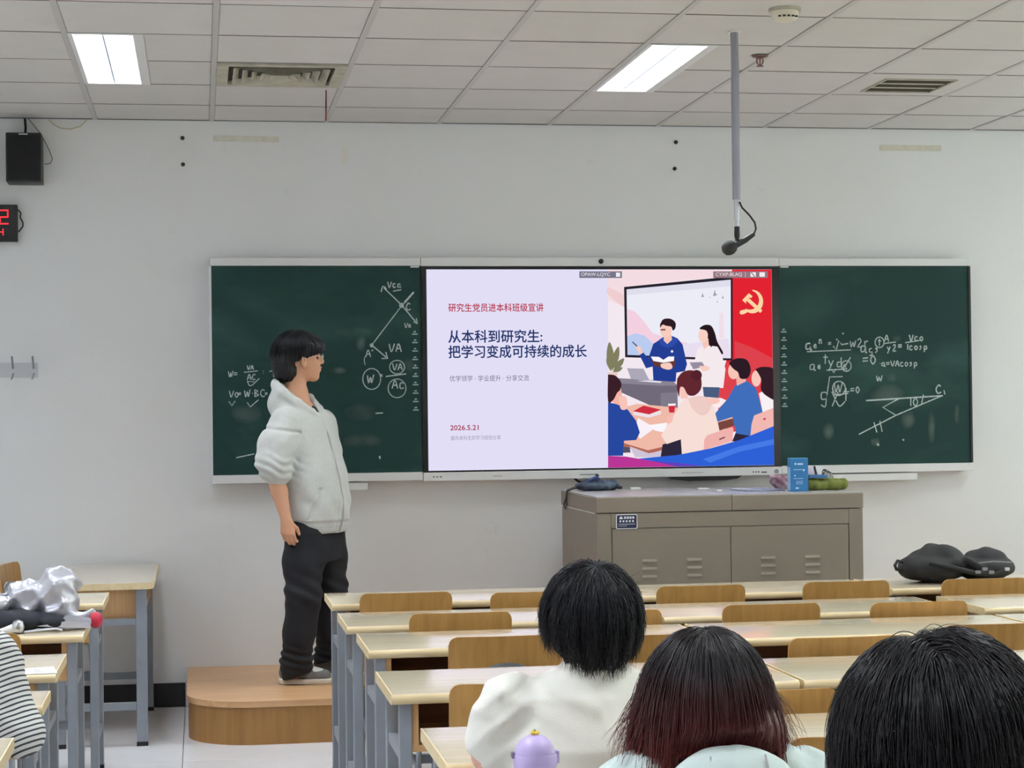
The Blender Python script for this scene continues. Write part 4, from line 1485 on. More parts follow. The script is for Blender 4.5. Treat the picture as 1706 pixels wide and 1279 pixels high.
    def mesh(self):
        D = self.D
        D = D.copy()
        for ax in range(3):
            idx = [slice(None)] * 3
            for e in (0, -1):
                idx[ax] = e
                D[tuple(idx)] = np.maximum(D[tuple(idx)], 1e-3)
        S = D < 0
        nx, ny, nz = D.shape
        c = [(0, 0, 0), (1, 0, 0), (0, 1, 0), (1, 1, 0), (0, 0, 1), (1, 0, 1), (0, 1, 1), (1, 1, 1)]
        cnt = np.zeros((nx - 1, ny - 1, nz - 1), np.int8)
        for i, j, k in c:
            cnt += S[i:nx - 1 + i, j:ny - 1 + j, k:nz - 1 + k]
        cells = np.argwhere((cnt > 0) & (cnt < 8))
        vals = np.stack([D[cells[:, 0] + i, cells[:, 1] + j, cells[:, 2] + k] for i, j, k in c], 1)
        co = np.array(c, float)
        acc = np.zeros((len(cells), 3))
        num = np.zeros(len(cells))
        for a in range(8):
            for b in range(a + 1, 8):
                if np.abs(co[a] - co[b]).sum() != 1:
                    continue
                va, vb = vals[:, a], vals[:, b]
                m = (va < 0) != (vb < 0)
                t = np.where(m, va / np.where(m, va - vb, 1), 0)
                acc += m[:, None] * (co[a] + t[:, None] * (co[b] - co[a]))
                num += m
        V = self.lo + self.h * (cells + acc / num[:, None])
        idx = np.full(cnt.shape, -1, np.int64)
        idx[cells[:, 0], cells[:, 1], cells[:, 2]] = np.arange(len(cells))
        F = []
        for ax in range(3):
            o = [(ax + 1) % 3, (ax + 2) % 3]
            s0 = [slice(1, -1)] * 3
            s0[ax] = slice(0, -1)
            s1 = list(s0)
            s1[ax] = slice(1, None)
            a, b = S[tuple(s0)], S[tuple(s1)]
            e = np.argwhere(a != b)
            flip = a[e[:, 0], e[:, 1], e[:, 2]]
            e = e.copy()
            for q in o:
                e[:, q] += 1
            def at_(d1, d2):
                f = e.copy()
                f[:, o[0]] += d1
                f[:, o[1]] += d2
                return idx[f[:, 0], f[:, 1], f[:, 2]]
            q0, q1, q2, q3 = at_(-1, -1), at_(0, -1), at_(0, 0), at_(-1, 0)
            quad = np.stack([q0, q1, q2, q3], 1)
            quad[~flip] = quad[~flip][:, ::-1]
            F.append(quad)
        F = np.concatenate(F)
        F = F[(F >= 0).all(1)]
        return V, F


def np_obj(name, V, F, mats, parent=None, smooth=True, loc=None):
    me = bpy.data.meshes.new(name)
    me.vertices.add(len(V))
    me.vertices.foreach_set('co', np.asarray(V, np.float32).ravel())
    k = F.shape[1]
    me.loops.add(F.size)
    me.loops.foreach_set('vertex_index', F.astype(np.int32).ravel())
    me.polygons.add(len(F))
    me.polygons.foreach_set('loop_start', np.arange(0, F.size, k, dtype=np.int32))
    if smooth:
        me.polygons.foreach_set('use_smooth', np.ones(len(F), bool))
    for m in (mats if isinstance(mats, (list, tuple)) else [mats]):
        me.materials.append(m)
    me.update(calc_edges=True)
    me.validate()
    o = bpy.data.objects.new(name, me)
    COL.objects.link(o)
    if parent is not None:
        o.parent = parent
    if loc is not None:
        o.location = loc
    return o


def vol_obj(name, vol, m, parent=None, smooth=True, loc=None, relax=1):
    V, F = vol.mesh()
    for _ in range(relax):          # one Laplacian pass takes the grid out of the surface
        acc = np.zeros_like(V)
        n = np.zeros(len(V))
        for a, b in ((0, 1), (1, 2), (2, 3), (3, 0)):
            np.add.at(acc, F[:, a], V[F[:, b]])
            np.add.at(acc, F[:, b], V[F[:, a]])
            np.add.at(n, F[:, a], 1)
            np.add.at(n, F[:, b], 1)
        V = 0.5 * V + 0.5 * acc / np.maximum(n, 1)[:, None]
    return np_obj(name, V, F, m, parent, smooth, loc)


def strands(roots, dirs, center, radii, lengths, layer, grav, steps=9, width=0.0011, wob=0.002, inward=0.0, jit=0.008):
    """Locks of hair: start at roots, bend towards gravity and stay outside the head ellipsoid. Returns tube verts and faces."""
    N = len(roots)
    c, r = np.array(center), np.array(radii)
    p = roots.copy()
    d = dirs / np.linalg.norm(dirs, axis=1)[:, None]
    ph = rng.uniform(0, 6.28, (N, 3))
    pts = [p.copy()]
    for s in range(steps):
        g = np.array([0, 0, -1.0]) - inward * (p - c) * np.array([1, 1, 0.0]) / 0.1
        w = grav[:, None] if hasattr(grav, '__len__') else grav
        d = d * (1 - w) + g * w + rng.normal(0, jit, (N, 3))
        d /= np.linalg.norm(d, axis=1)[:, None]
        p = p + d * (lengths / steps)[:, None]
        q = (p - c) / (r * (1 + layer)[:, None])
        m = np.linalg.norm(q, axis=1)
        ins = m < 1
        q[ins] /= m[ins][:, None]
        p = np.where(ins[:, None], c + q * (r * (1 + layer)[:, None]), p)
        d2 = p - pts[-1]
        d = d2 / (np.linalg.norm(d2, axis=1)[:, None] + 1e-9)
        pts.append(p + wob * (s / steps) * np.sin(ph + s * 0.8) * 0.5)
    P3 = np.stack(pts, 1)                                   # N, steps+1, 3
    K = steps + 1
    T = np.gradient(P3, axis=1)
    T /= np.linalg.norm(T, axis=2)[:, :, None] + 1e-9
    out = P3 - c
    out /= np.linalg.norm(out, axis=2)[:, :, None] + 1e-9
    U = np.cross(T, out)
    U /= np.linalg.norm(U, axis=2)[:, :, None] + 1e-9
    Wv = np.cross(T, U)
    taper = (1 - 0.85 * np.linspace(0, 1, K) ** 2)[None, :, None] * (width * rng.uniform(0.6, 1.5, N))[:, None, None]
    V = np.concatenate([(P3 + U * taper)[:, :, None], (P3 - U * taper)[:, :, None], (P3 + np.sign((Wv * out).sum(2, keepdims=True)) * Wv * taper * 0.7)[:, :, None]], 2)
    V = V.reshape(-1, 3)
    base = (np.arange(N) * K * 3)[:, None, None] + (np.arange(K - 1) * 3)[None, :, None]
    F = []
    for a in range(3):
        b = (a + 1) % 3
        F.append(np.concatenate([base + a, base + b, base + 3 + b, base + 3 + a], 2).reshape(-1, 4))
    return V, np.concatenate(F)


def join(parts):
    V, F, o = [], [], 0
    for v, f in parts:
        V.append(v)
        F.append(f + o)
        o += len(v)
    return np.concatenate(V), np.concatenate(F)


def unit(v):
    v = np.array(v, float)
    return v / np.linalg.norm(v)


def add_hand(V, wrist, d, back, thumb, curl=0.5, s=1.0):
    """palm, four unequal bent fingers and a thumb off the side of the palm. d: towards the fingertips, back: out of the back of the hand, thumb: towards the thumb side"""
    d, back, thumb = unit(d), unit(back), unit(thumb)
    w = np.array(wrist, float)
    pal = [w + d * 0.02 * s + thumb * 0.012 * s, w + d * 0.075 * s + thumb * 0.022 * s]
    pbl = [w + d * 0.02 * s - thumb * 0.012 * s, w + d * 0.068 * s - thumb * 0.024 * s]
    V.cone(pal[0], pal[1], 0.018 * s, 0.0135 * s, 0.012).cone(pbl[0], pbl[1], 0.018 * s, 0.013 * s, 0.014)
    V.cone(w + d * 0.03 * s, w + d * 0.075 * s, 0.018 * s, 0.014 * s, 0.014)
    for off, ln, r in ((0.027, 0.072, 0.0092), (0.009, 0.080, 0.0095), (-0.009, 0.074, 0.0092), (-0.026, 0.058, 0.0082)):
        b = w + d * (0.078 if abs(off) < 0.02 else 0.07) * s + thumb * off * s
        p = b
        ang = curl * 0.5
        for q, fr in enumerate((0.45, 0.30, 0.25)):
            dd = d * math.cos(ang) - back * math.sin(ang)
            e = p + dd * ln * fr * s
            V.cone(p, e, r * s * (1 - 0.08 * q), r * s * (1 - 0.08 * (q + 1)), 0.003)
            p = e
            ang += curl * 0.75
    b = w + d * 0.025 * s + thumb * 0.022 * s
    e1 = b + (d * 0.72 + thumb * 0.55 - back * 0.35) * 0.038 * s
    e2 = e1 + (d * 0.9 + thumb * 0.1 - back * 0.4) * 0.03 * s
    V.cone(b, e1, 0.0125 * s, 0.0105 * s, 0.008).cone(e1, e2, 0.0105 * s, 0.0085 * s, 0.003)
    return V

# ================================================================== lectern and what lies on it
PX0, PX1, PY0, PY1, PZ0, PZ1 = 1.868, 3.205, -1.16, -0.26, 0.2, 1.1
M['lectern'] = mat('lectern_taupe_steel', (130, 119, 105), 0.42, var=0.05, vscale=3)
M['lectern_side'] = M['lectern']
M['lectern_gloss'] = mat('lectern_top_gloss', (176, 172, 170), 0.24, var=0.06, vscale=5)  # paler than the taupe body: the sheen on the top is painted in
lec = thing('lectern', 'wide taupe steel lectern cabinet with two louvred doors below the display', 'lectern', (PX0, PY0, PZ0))
W_, D_, H_ = PX1 - PX0, PY1 - PY0, PZ1 - PZ0
obj('body', MB().box((0.004, 0.012, 0.0), (W_ - 0.004, D_, H_ - 0.081)), M['lectern'], lec)
sp = 0.672
for a, b in ((0.0, sp - 0.001), (sp + 0.001, W_)):
    lid = obj('top_lid', MB().box((a, 0.0, H_ - 0.078), (b, D_ + 0.004, H_ - 0.004), bev=0.004), M['lectern'], lec)
    obj('top_sheet', MB().box((a + 0.003, 0.004, H_ - 0.0039), (b - 0.003, D_, H_)), M['lectern_gloss'], lid)
for x in (0.0035, W_ - 0.0735):
    obj('corner_post', MB().box((x, 0.002, 0.0), (x + 0.07, 0.0118, H_ - 0.082), bev=0.002), M['lectern'], lec)
obj('apron', MB().box((0.0745, 0.002, 0.748), (W_ - 0.0745, 0.0118, H_ - 0.082), bev=0.001), M['lectern'], lec)
obj('plinth', MB().box((0.0745, 0.002, 0.0), (W_ - 0.0745, 0.0118, 0.06), bev=0.001), M['lectern'], lec)
for a, b in ((0.078, 0.6635), (0.6665, W_ - 0.078)):
    dr = obj('door', MB().box((a, 0.003, 0.064), (b, 0.0115, 0.744), bev=0.0015), M['lectern'], lec)
    for fx in (0.31, 0.69):
        cx = a + (b - a) * fx
        for q in range(3):
            z = 0.585 - q * 0.038
            obj('louvre_slot', MB().prism([(0.0028, z + 0.012), (-0.0015, z), (-0.0015, z - 0.003), (0.0028, z - 0.003)], cx - 0.036, cx + 0.036, 'yz'), M['lectern'], dr)
obj('side_groove', MB().box((-0.0005, 0.03, H_ - 0.083), (0.0039, D_ - 0.02, H_ - 0.0785)), M['white_frame'], lec)
nm = obj('nameplate', MB().prism(rrect(0.097, 0.744 + 0.0, 0.202, 0.815, 0.008), -0.001, 0.0019, 'xz'), M['white_frame'], lec)
navy = mat('plate_navy', (30, 40, 78), 0.4)
obj('plate_field', MB().prism(rrect(0.101, 0.748, 0.198, 0.811, 0.006), -0.0016, -0.0011, 'xz'), navy, nm)
mb = MB()
for x0, x1, z0, z1 in [(0.136 + q * 0.0135, 0.136 + q * 0.0135 + 0.010, 0.793, 0.804) for q in range(4)] + [(0.114 + q * 0.0155, 0.114 + q * 0.0155 + 0.008, 0.777, 0.786) for q in range(5)] + [(0.108, 0.190, 0.7665, 0.7685), (0.108, 0.150, 0.758, 0.7595)]:
    mb.box((x0, -0.0021, z0), (x1, -0.0017, z1))
mb.prism([(0.112, 0.792), (0.131, 0.792), (0.129, 0.800), (0.122, 0.806), (0.115, 0.801)], -0.0021, -0.0017, 'xz')
o = obj('plate_print', mb, M['white'], nm)
o['kind'] = 'stuff'

TZ = PZ1 + 0.0005
# folded pocket umbrella with its wrist loop
t = thing('pocket_umbrella', 'folded blue grey pocket umbrella on the left end of the lectern', 'umbrella', (2.03, -0.42, TZ))
v = Vol((-0.14, -0.08, -0.01), (0.16, 0.09, 0.10), 0.004)
v.ell((-0.02, 0, 0.024), (0.10, 0.055, 0.024), 0.01).ell((0.06, 0.01, 0.026), (0.055, 0.045, 0.026), 0.01).cone((-0.07, 0, 0.028), (0.0, 0.01, 0.058), 0.014, 0.012, 0.012).cone((0.03, 0.0, 0.04), (0.09, -0.01, 0.03), 0.014, 0.012, 0.008)
v.warp(lambda X, Y, Z: 0.004 * np.sin(X * 120 + Y * 60) * np.sin(Z * 90 + X * 30) + 0.003 * np.sin(Y * 150 + X * 40))
v.plane((0, 0, -1), (0, 0, 0.0))
vol_obj('folded_canopy', v, mat('umbrella_cloth', (70, 86, 104), 0.6, rgb2=(34, 40, 62), vscale=14), t)
obj('handle', MB().tube([(-0.012, 0.01, 0.056), (0.0, 0.012, 0.074), (0.004, 0.012, 0.082)], [0.008, 0.009, 0.009], 10), M['black'], t, smooth=True)
obj('tip', MB().tube([(0.10, -0.01, 0.016), (0.128, -0.012, 0.012)], [0.010, 0.008], 10), M['black'], t, smooth=True)
obj('blue_strap', MB().tube([(-0.05, -0.018, 0.05), (-0.02, -0.02, 0.064), (0.0, -0.008, 0.068)], 0.009, 8), mat('strap_blue', (52, 70, 130), 0.6), t, smooth=True)
obj('wrist_loop', MB().tube([(-0.085, -0.01, 0.02), (-0.13, -0.015, 0.012), (-0.166, -0.02, 0.0), (-0.173, -0.024, -0.04), (-0.185, -0.03, -0.07), (-0.176, -0.03, -0.092), (-0.170, -0.026, -0.07), (-0.169, -0.02, -0.03), (-0.164, -0.01, 0.004), (-0.13, -0.006, 0.018), (-0.09, 0.0, 0.022)], 0.0042, 8), M['black'], t, smooth=True)

for x, y, w, d, h, lab in ((2.235, -0.40, 0.052, 0.03, 0.012, 'small white chalk box on the lectern next to the pocket umbrella'), (2.56, -0.55, 0.055, 0.04, 0.008, 'flat white card on the middle of the lectern top'), (2.575, -0.80, 0.03, 0.02, 0.008, 'small white eraser near the front of the lectern top')):
    tag(obj('white_slip', MB().box((-w / 2, -d / 2, 0), (w / 2, d / 2, h), bev=0.002), M['white'], loc=(x, y, TZ)), lab, lab.split()[2 if lab.startswith('small white') else 2])
t = thing('folder', 'thin blue grey folder lying flat on the lectern left of the blue box', 'folder', (2.79, -0.74, TZ), 0.06)
obj('cover', MB().box((-0.10, -0.13, 0), (0.10, 0.13, 0.003)), mat('folder_blue', (92, 110, 150), 0.4), t)
obj('paper', MB().box((-0.095, -0.127, 0.0031), (0.10, 0.127, 0.006)), M['white'], t)
obj('flap', MB().box((-0.09, -0.128, 0.0061), (0.095, 0.02, 0.008)), mat('folder_grey', (150, 150, 172), 0.4), t)

t = thing('pink_bag', 'crumpled pink and maroon plastic bag behind the blue box', 'plastic bag', (2.925, -0.72, TZ))
v = Vol((-0.08, -0.07, -0.01), (0.08, 0.07, 0.11), 0.004)
v.ell((0.0, 0, 0.036), (0.052, 0.045, 0.036), 0.01).ell((-0.03, -0.005, 0.05), (0.035, 0.03, 0.02), 0.01, ry=0.6)
v.warp(lambda X, Y, Z: 0.007 * np.abs(np.sin(X * 60 + Z * 90)) - 0.005 + 0.004 * np.sin(Y * 140 + Z * 70))
v.plane((0, 0, -1), (0, 0, 0.0))
vol_obj('bag', v, mat('bag_pink', (206, 176, 190), 0.35, rgb2=(84, 32, 56), vscale=16), t)

t = thing('blue_box', 'upright blue cardboard box standing on the lectern', 'box', (2.947, -0.93, TZ))
obj('carton', MB().box((-0.046, -0.024, 0), (0.046, 0.024, 0.163), bev=0.0015), mat('carton_blue', (34, 112, 168), 0.45, var=0.12, vscale=14), t)
obj('side_face', MB().box((-0.0475, -0.022, 0.004), (-0.0461, 0.022, 0.12)), mat('carton_pale_blue', (150, 186, 222), 0.45), t)
obj('top_flap', MB().box((-0.045, -0.023, 0.1631), (0.045, 0.023, 0.165)), mat('carton_light', (84, 164, 206), 0.45), t)
pr = mat('carton_print', (190, 214, 236), 0.5)
for i, (x, z, w, h) in enumerate(((-0.024, 0.131, 0.008, 0.010), (-0.010, 0.131, 0.03, 0.008), (-0.03, 0.106, 0.044, 0.0025), (0.018, 0.100, 0.009, 0.009), (-0.026, 0.074, 0.006, 0.007), (-0.03, 0.062, 0.05, 0.002), (-0.018, 0.034, 0.036, 0.018), (-0.02, 0.012, 0.016, 0.007))):
    obj('printed_mark', MB().box((x, -0.0246, z), (x + w, -0.0241, z + h)), pr if i != 6 else mat('carton_print_dim', (104, 140, 186), 0.5), t)

t = thing('pencil_case', 'olive green rolled pencil case at the right end of the lectern', 'pencil case', (3.085, -0.90, TZ))
v = Vol((-0.15, -0.05, -0.01), (0.15, 0.05, 0.08), 0.004)
v.cone((-0.098, 0, 0.029), (0.105, 0, 0.029), 0.031, 0.029, 0.0)
v.warp(lambda X, Y, Z: 0.0022 * np.sin(X * 70 + Z * 40) + 0.0015 * np.sin(X * 160 + Y * 60))
v.plane((0, 0, -1), (0, 0, 0.0)).plane((-1, 0, 0.15), (-0.122, 0, 0.03)).plane((1, 0, 0), (0.128, 0, 0))
vol_obj('case', v, mat('case_olive', (104, 112, 42), 0.75, var=0.2, vscale=12, bump=0.2, bscale=300), t)
obj('zip', MB().tube([(-0.09, -0.008, 0.0595), (0.0, -0.008, 0.0605), (0.10, -0.008, 0.0580)], 0.0022, 6), mat('zip_light_olive', (160, 166, 110), 0.5), t, smooth=True)

t = thing('small_open_box', 'small white and blue open box resting on the pencil case', 'box', (3.055, -0.90, TZ + 0.0632))
bb = mat('tray_blue', (46, 100, 150), 0.45)
obj('tray', MB().box((-0.05, -0.03, 0.0), (0.045, 0.03, 0.014), bev=0.002), bb, t)
obj('card_back', MB().prism([(-0.056, 0.016), (0.03, 0.016), (0.026, 0.058), (-0.056, 0.058)], 0.012, 0.018, 'xz'), M['white'], t)
obj('side_wall', MB().prism([(-0.058, 0.0145), (-0.05, 0.0145), (-0.054, 0.06), (-0.062, 0.06)], -0.02, 0.02, 'xz'), mat('tray_pale_blue', (140, 190, 222), 0.45), t)
obj('dark_strip', MB().prism([(-0.006, 0.016), (0.006, 0.016), (-0.004, 0.058), (-0.014, 0.058)], 0.009, 0.0118, 'xz'), M['black'], t)
obj('label_panel', MB().prism([(-0.044, 0.018), (-0.010, 0.018), (-0.018, 0.055), (-0.050, 0.055)], 0.0095, 0.0118, 'xz'), mat('pale_pink_card', (226, 208, 218), 0.5), t)
M['clear'] = mat('clear_film', (232, 238, 236), 0.08, trans=1.0)
t2 = thing('clear_wrapper', 'crumpled clear plastic wrapper behind the small open box', 'wrapper', (3.13, -0.82, TZ))
v = Vol((-0.05, -0.05, -0.01), (0.06, 0.05, 0.14), 0.005)
v.ell((0, 0, 0.05), (0.034, 0.03, 0.052), 0.01)
v.warp(lambda X, Y, Z: 0.006 * np.sin(X * 110 + Z * 60) * np.sin(Y * 90 + Z * 80))
v.plane((0, 0, -1), (0, 0, 0.0))
vol_obj('film', v, M['clear'], t2, smooth=False)

# ================================================================== backpack on the front row
t = thing('backpack', 'black backpack lying slumped on the front row desk at the right', 'backpack', (3.235, -2.20, 0.7505))
v = Vol((-0.34, -0.2, -0.01), (0.36, 0.22, 0.20), 0.006)
v.ell((-0.08, 0, 0.065), (0.15, 0.14, 0.068), 0.02).ell((-0.06, 0.02, 0.115), (0.10, 0.10, 0.045), 0.03).ell((0.15, 0, 0.055), (0.13, 0.13, 0.06), 0.015).ell((0.16, 0.02, 0.105), (0.085, 0.09, 0.034), 0.02).ell((-0.19, -0.01, 0.055), (0.06, 0.08, 0.04), 0.02)
v.cone((0.03, -0.10, 0.10), (0.12, -0.12, 0.04), 0.016, 0.016, 0.01)
v.warp(lambda X, Y, Z: 0.005 * np.sin(X * 28 + Z * 40) + 0.003 * np.sin(X * 50 - Y * 40 + Z * 70) + 0.002 * np.sin(Y * 60))
v.plane((0, 0, -1), (0, 0, 0.0))
M['black_cloth'] = mat('black_nylon', (13, 13, 15), 0.75, bump=0.2, bscale=220)
vol_obj('bag_body', v, M['black_cloth'], t)
obj('carry_loop', MB().tube([(-0.235, -0.03, 0.055), (-0.268, -0.04, 0.062), (-0.278, -0.05, 0.08), (-0.262, -0.04, 0.098), (-0.235, -0.03, 0.092)], 0.007, 8), M['black_cloth'], t, smooth=True)
obj('strap', MB().tube([(-0.15, -0.12, 0.09), (-0.05, -0.15, 0.07), (0.05, -0.145, 0.045), (0.13, -0.14, 0.035), (0.2, -0.12, 0.05)], 0.011, 8), M['black_cloth'], t, smooth=True)
for x, z in ((0.055, 0.05), (0.085, 0.062), (0.115, 0.048), (0.185, 0.06)):
    obj('buckle', MB().box((x - 0.012, -0.165, z - 0.006), (x + 0.012, -0.155, z + 0.008), bev=0.003), M['grey'] if x < 0.15 else M['chrome'], t)
obj('zip', MB().tube([(0.06, -0.115, 0.085), (0.14, -0.125, 0.092), (0.23, -0.11, 0.085)], 0.003, 6), M['grey'], t, smooth=True)

# ================================================================== silver umbrella and other things on the left desks
t = thing('silver_umbrella', 'crumpled silver coated umbrella with a red end on a left desk', 'umbrella', (-0.56, -3.05, 0.7505))
M['foil'] = mat('silver_coating', (206, 206, 214), 0.36, metal=0.6)
M['navy_cloth'] = mat('umbrella_lining', (20, 22, 34), 0.75)


def crumple(X, Y, Z):
    a = np.abs(np.sin(X * 38 + Z * 22 + 1.3)) + np.abs(np.sin(Z * 34 - X * 26 + Y * 24)) + np.abs(np.sin(Y * 36 + Z * 28))
    return 0.014 * (a - 1.9)


v = Vol((-0.34, -0.16, -0.01), (0.24, 0.18, 0.26), 0.009)
v.ell((0.042, 0.02, 0.122), (0.078, 0.075, 0.096), 0.015).ell((-0.06, 0.04, 0.10), (0.085, 0.07, 0.068), 0.012).ell((-0.20, 0.02, 0.09), (0.10, 0.08, 0.045), 0.012).cone((0.03, 0.0, 0.05), (0.155, -0.03, 0.035), 0.045, 0.024, 0.01)
v.warp(crumple)
v.plane((0, 0, -1), (0, 0, 0.0))
vol_obj('crumpled_canopy', v, M['foil'], t, smooth=False, relax=0)
v = Vol((-0.34, -0.2, -0.01), (0.12, 0.12, 0.14), 0.007)
v.ell((-0.12, -0.05, 0.035), (0.15, 0.08, 0.042), 0.01).ell((0.03, -0.06, 0.03), (0.06, 0.06, 0.03), 0.01)
v.warp(lambda X, Y, Z: 0.004 * np.sin(X * 70 + Y * 50))
v.plane((0, 0, -1), (0, 0, 0.0))
vol_obj('dark_lining', v, M['navy_cloth'], t)
for q in range(6):
    y = -0.105 + 0.022 * q
    z = 0.02 + 0.010 * math.sin(q * 1.1) + 0.004 * q
    obj('folded_rib_panel', MB().prism([(-0.02 + 0.01 * q, z), (0.09, z + 0.016), (0.165, z + 0.004), (0.168, z - 0.012), (0.08, z - 0.008)], y - 0.007, y + 0.004, 'xz'), M['foil'], t)
obj('red_end', MB().lathe([(0.012, -0.004), (0.026, 0.0), (0.030, 0.018), (0.026, 0.035), (0.010, 0.042)], 18, c=(0.163, -0.04, 0.032), axis=(0.95, -0.1, -0.15)), mat('umbrella_red', (186, 32, 58), 0.5), t, smooth=True)
obj('knob_handle', MB().lathe([(0.006, -0.024), (0.018, -0.018), (0.024, 0.0), (0.018, 0.018), (0.006, 0.024)], 18, c=(-0.082, -0.155, 0.025)), M['chrome'], t, smooth=True)
obj('shaft', MB().tube([(-0.098, -0.155, 0.02), (-0.13, -0.158, 0.012), (-0.15, -0.16, 0.01)], [0.016, 0.012, 0.008], 12), M['white'], t, smooth=True)
obj('loose_cord', MB().tube([(-0.06, -0.155, 0.006), (0.0, -0.16, 0.012), (0.05, -0.155, 0.014), (0.07, -0.15, 0.008)], 0.004, 8), M['foil'], t, smooth=True)

t = thing('paper_sheet', 'printed white sheet on the left desk beside the striped shirt', 'paper', (-0.492, -4.225, 0.7505), -0.0)
pts = [(-0.075, 0.030), (0.042, 0.072), (0.064, -0.085), (-0.052, -0.090)]
obj('sheet', MB().prism(pts, 0.0, 0.0008, 'xy'), mat('paper_white', (240, 240, 246), 0.7), t)
mb = MB()
for u in (0.15, 0.5, 0.55, 0.6, 0.72, 0.85):
    for w in np.linspace(0.2, 0.8, 4 if u in (0.15, 0.72, 0.85) else 9):
        ax_, ay_ = (np.array(pts[0]) * (1 - u) + np.array(pts[1]) * u), (np.array(pts[3]) * (1 - u) + np.array(pts[2]) * u)
        c_ = ax_ * (1 - w) + ay_ * w
        mb.box((c_[0] - 0.0015, c_[1] - 0.004, 0.0008), (c_[0] + 0.0015, c_[1] + 0.004, 0.0010))
o = obj('print_marks', mb, mat('ink_grey', (150, 152, 166), 0.8), t)
o['kind'] = 'stuff'

# ================================================================== lavender bottle
t = thing('water_bottle', 'lavender water bottle with a domed lid and small yellow flower knob', 'bottle', (0.577, -6.86, 0.7505))
lav = mat('lavender_plastic', (186, 168, 212), 0.35, spec=0.5)
lav2 = mat('lavender_clear_body', (178, 164, 206), 0.2)
obj('body', MB().lathe([(0.028, 0), (0.034, 0.004), (0.036, 0.02), (0.036, 0.12), (0.0345, 0.132), (0.0345, 0.138)], 36), lav2, t, smooth=True)
ld = obj('lid', MB().lathe([(0.0385, 0.1385), (0.039, 0.143), (0.039, 0.158), (0.0375, 0.163)], 36), lav, t, smooth=True)
obj('dome', MB().lathe([(0.0355, 0.1632)] + [(0.0355 * math.cos(a), 0.1632 + 0.032 * math.sin(a)) for a in [math.radians(12 * i) for i in range(1, 7)]] + [(0.004, 0.1952)], 36), lav, ld, smooth=True)
obj('clasp', MB().box((0.0375, -0.008, 0.144), (0.0425, 0.008, 0.166), bev=0.002), lav, ld, smooth=True)
obj('hinge', MB().box((-0.0425, -0.008, 0.155), (-0.037, 0.008, 0.166), bev=0.002), mat('hinge_grey', (120, 112, 132), 0.4), ld)
kb = obj('flower_knob', MB().lathe([(0.004, 0.1945), (0.006, 0.197), (0.004, 0.201)], 12), mat('knob_yellow', (226, 184, 60), 0.5), ld, smooth=True)
for q in range(5):
    a = q * 2 * math.pi / 5
    obj('petal', MB().lathe([(0.001, -0.004), (0.0035, 0), (0.001, 0.004)], 8, c=(0.0055 * math.cos(a), 0.0055 * math.sin(a), 0.198)), mat('petal_yellow', (232, 196, 84), 0.5) if q == 0 else bpy.data.materials['petal_yellow'], kb, smooth=True)
obj('leaf_tip', MB().lathe([(0.003, 0.2005), (0.0025, 0.203), (0.0005, 0.205)], 8), mat('leaf_green', (150, 170, 80), 0.5), kb, smooth=True)

# ================================================================== people
def skin_mat(name, rgb):
    m, nt, b = _nt(name)
    b.inputs['Base Color'].default_value = srgb(*rgb)
    b.inputs['Roughness'].default_value = 0.5
    b.inputs['Subsurface Weight'].default_value = 0.12
    b.inputs['Subsurface Radius'].default_value = (0.01, 0.004, 0.002)
    return m


def hair_mat(name, rgb, rgb_tip=None, z0=0.0, z1=1.0, rough=0.34):
    m, nt, b = _nt(name)
    L = nt.links.new
    tc = nt.nodes.new('ShaderNodeTexCoord')
    n = nt.nodes.new('ShaderNodeTexNoise')
    n.inputs['Scale'].default_value = 55
    L(tc.outputs['Object'], n.inputs['Vector'])
    r = nt.nodes.new('ShaderNodeValToRGB')
    c = srgb(*rgb)
    r.color_ramp.elements[0].position, r.color_ramp.elements[1].position = 0.35, 0.7
    r.color_ramp.elements[0].color = tuple(v * 0.6 for v in c[:3]) + (1,)
    r.color_ramp.elements[1].color = c
    L(n.outputs['Fac'], r.inputs['Fac'])
    src = r.outputs['Color']
    if rgb_tip:
        s = nt.nodes.new('ShaderNodeSeparateXYZ')
        L(tc.outputs['Object'], s.inputs[0])
        mr = nt.nodes.new('ShaderNodeMapRange')
        mr.inputs['From Min'].default_value, mr.inputs['From Max'].default_value = z1, z0
        L(s.outputs['Z'], mr.inputs['Value'])
        mx = nt.nodes.new('ShaderNodeMix')
        mx.data_type = 'RGBA'
        L(mr.outputs[0], mx.inputs['Factor'])
        L(src, mx.inputs['A'])
        mx.inputs['B'].default_value = srgb(*rgb_tip)
        src = mx.outputs['Result']
    L(src, b.inputs['Base Color'])
    b.inputs['Roughness'].default_value = rough
    b.inputs['Specular IOR Level'].default_value = 0.28
    return m


def stripe_mat():
    m, nt, b = _nt('striped_jersey')
    L = nt.links.new
    tc = nt.nodes.new('ShaderNodeTexCoord')
    mp = nt.nodes.new('ShaderNodeMapping')
    mp.inputs['Rotation'].default_value = (0.25, 0.35, 0)
    L(tc.outputs['Object'], mp.inputs['Vector'])
    w = nt.nodes.new('ShaderNodeTexWave')
    w.bands_direction = 'Z'
    w.inputs['Scale'].default_value = 24
    w.inputs['Distortion'].default_value = 0.6
    w.inputs['Detail'].default_value = 1
    L(mp.outputs[0], w.inputs['Vector'])
    r = nt.nodes.new('ShaderNodeValToRGB')
    r.color_ramp.elements[0].position, r.color_ramp.elements[1].position = 0.24, 0.34
    r.color_ramp.elements[0].color = srgb(58, 60, 66)
    r.color_ramp.elements[1].color = srgb(214, 214, 208)
    L(w.outputs['Fac'], r.inputs['Fac'])
    L(r.outputs['Color'], b.inputs['Base Color'])
    b.inputs['Roughness'].default_value = 0.85
    return m


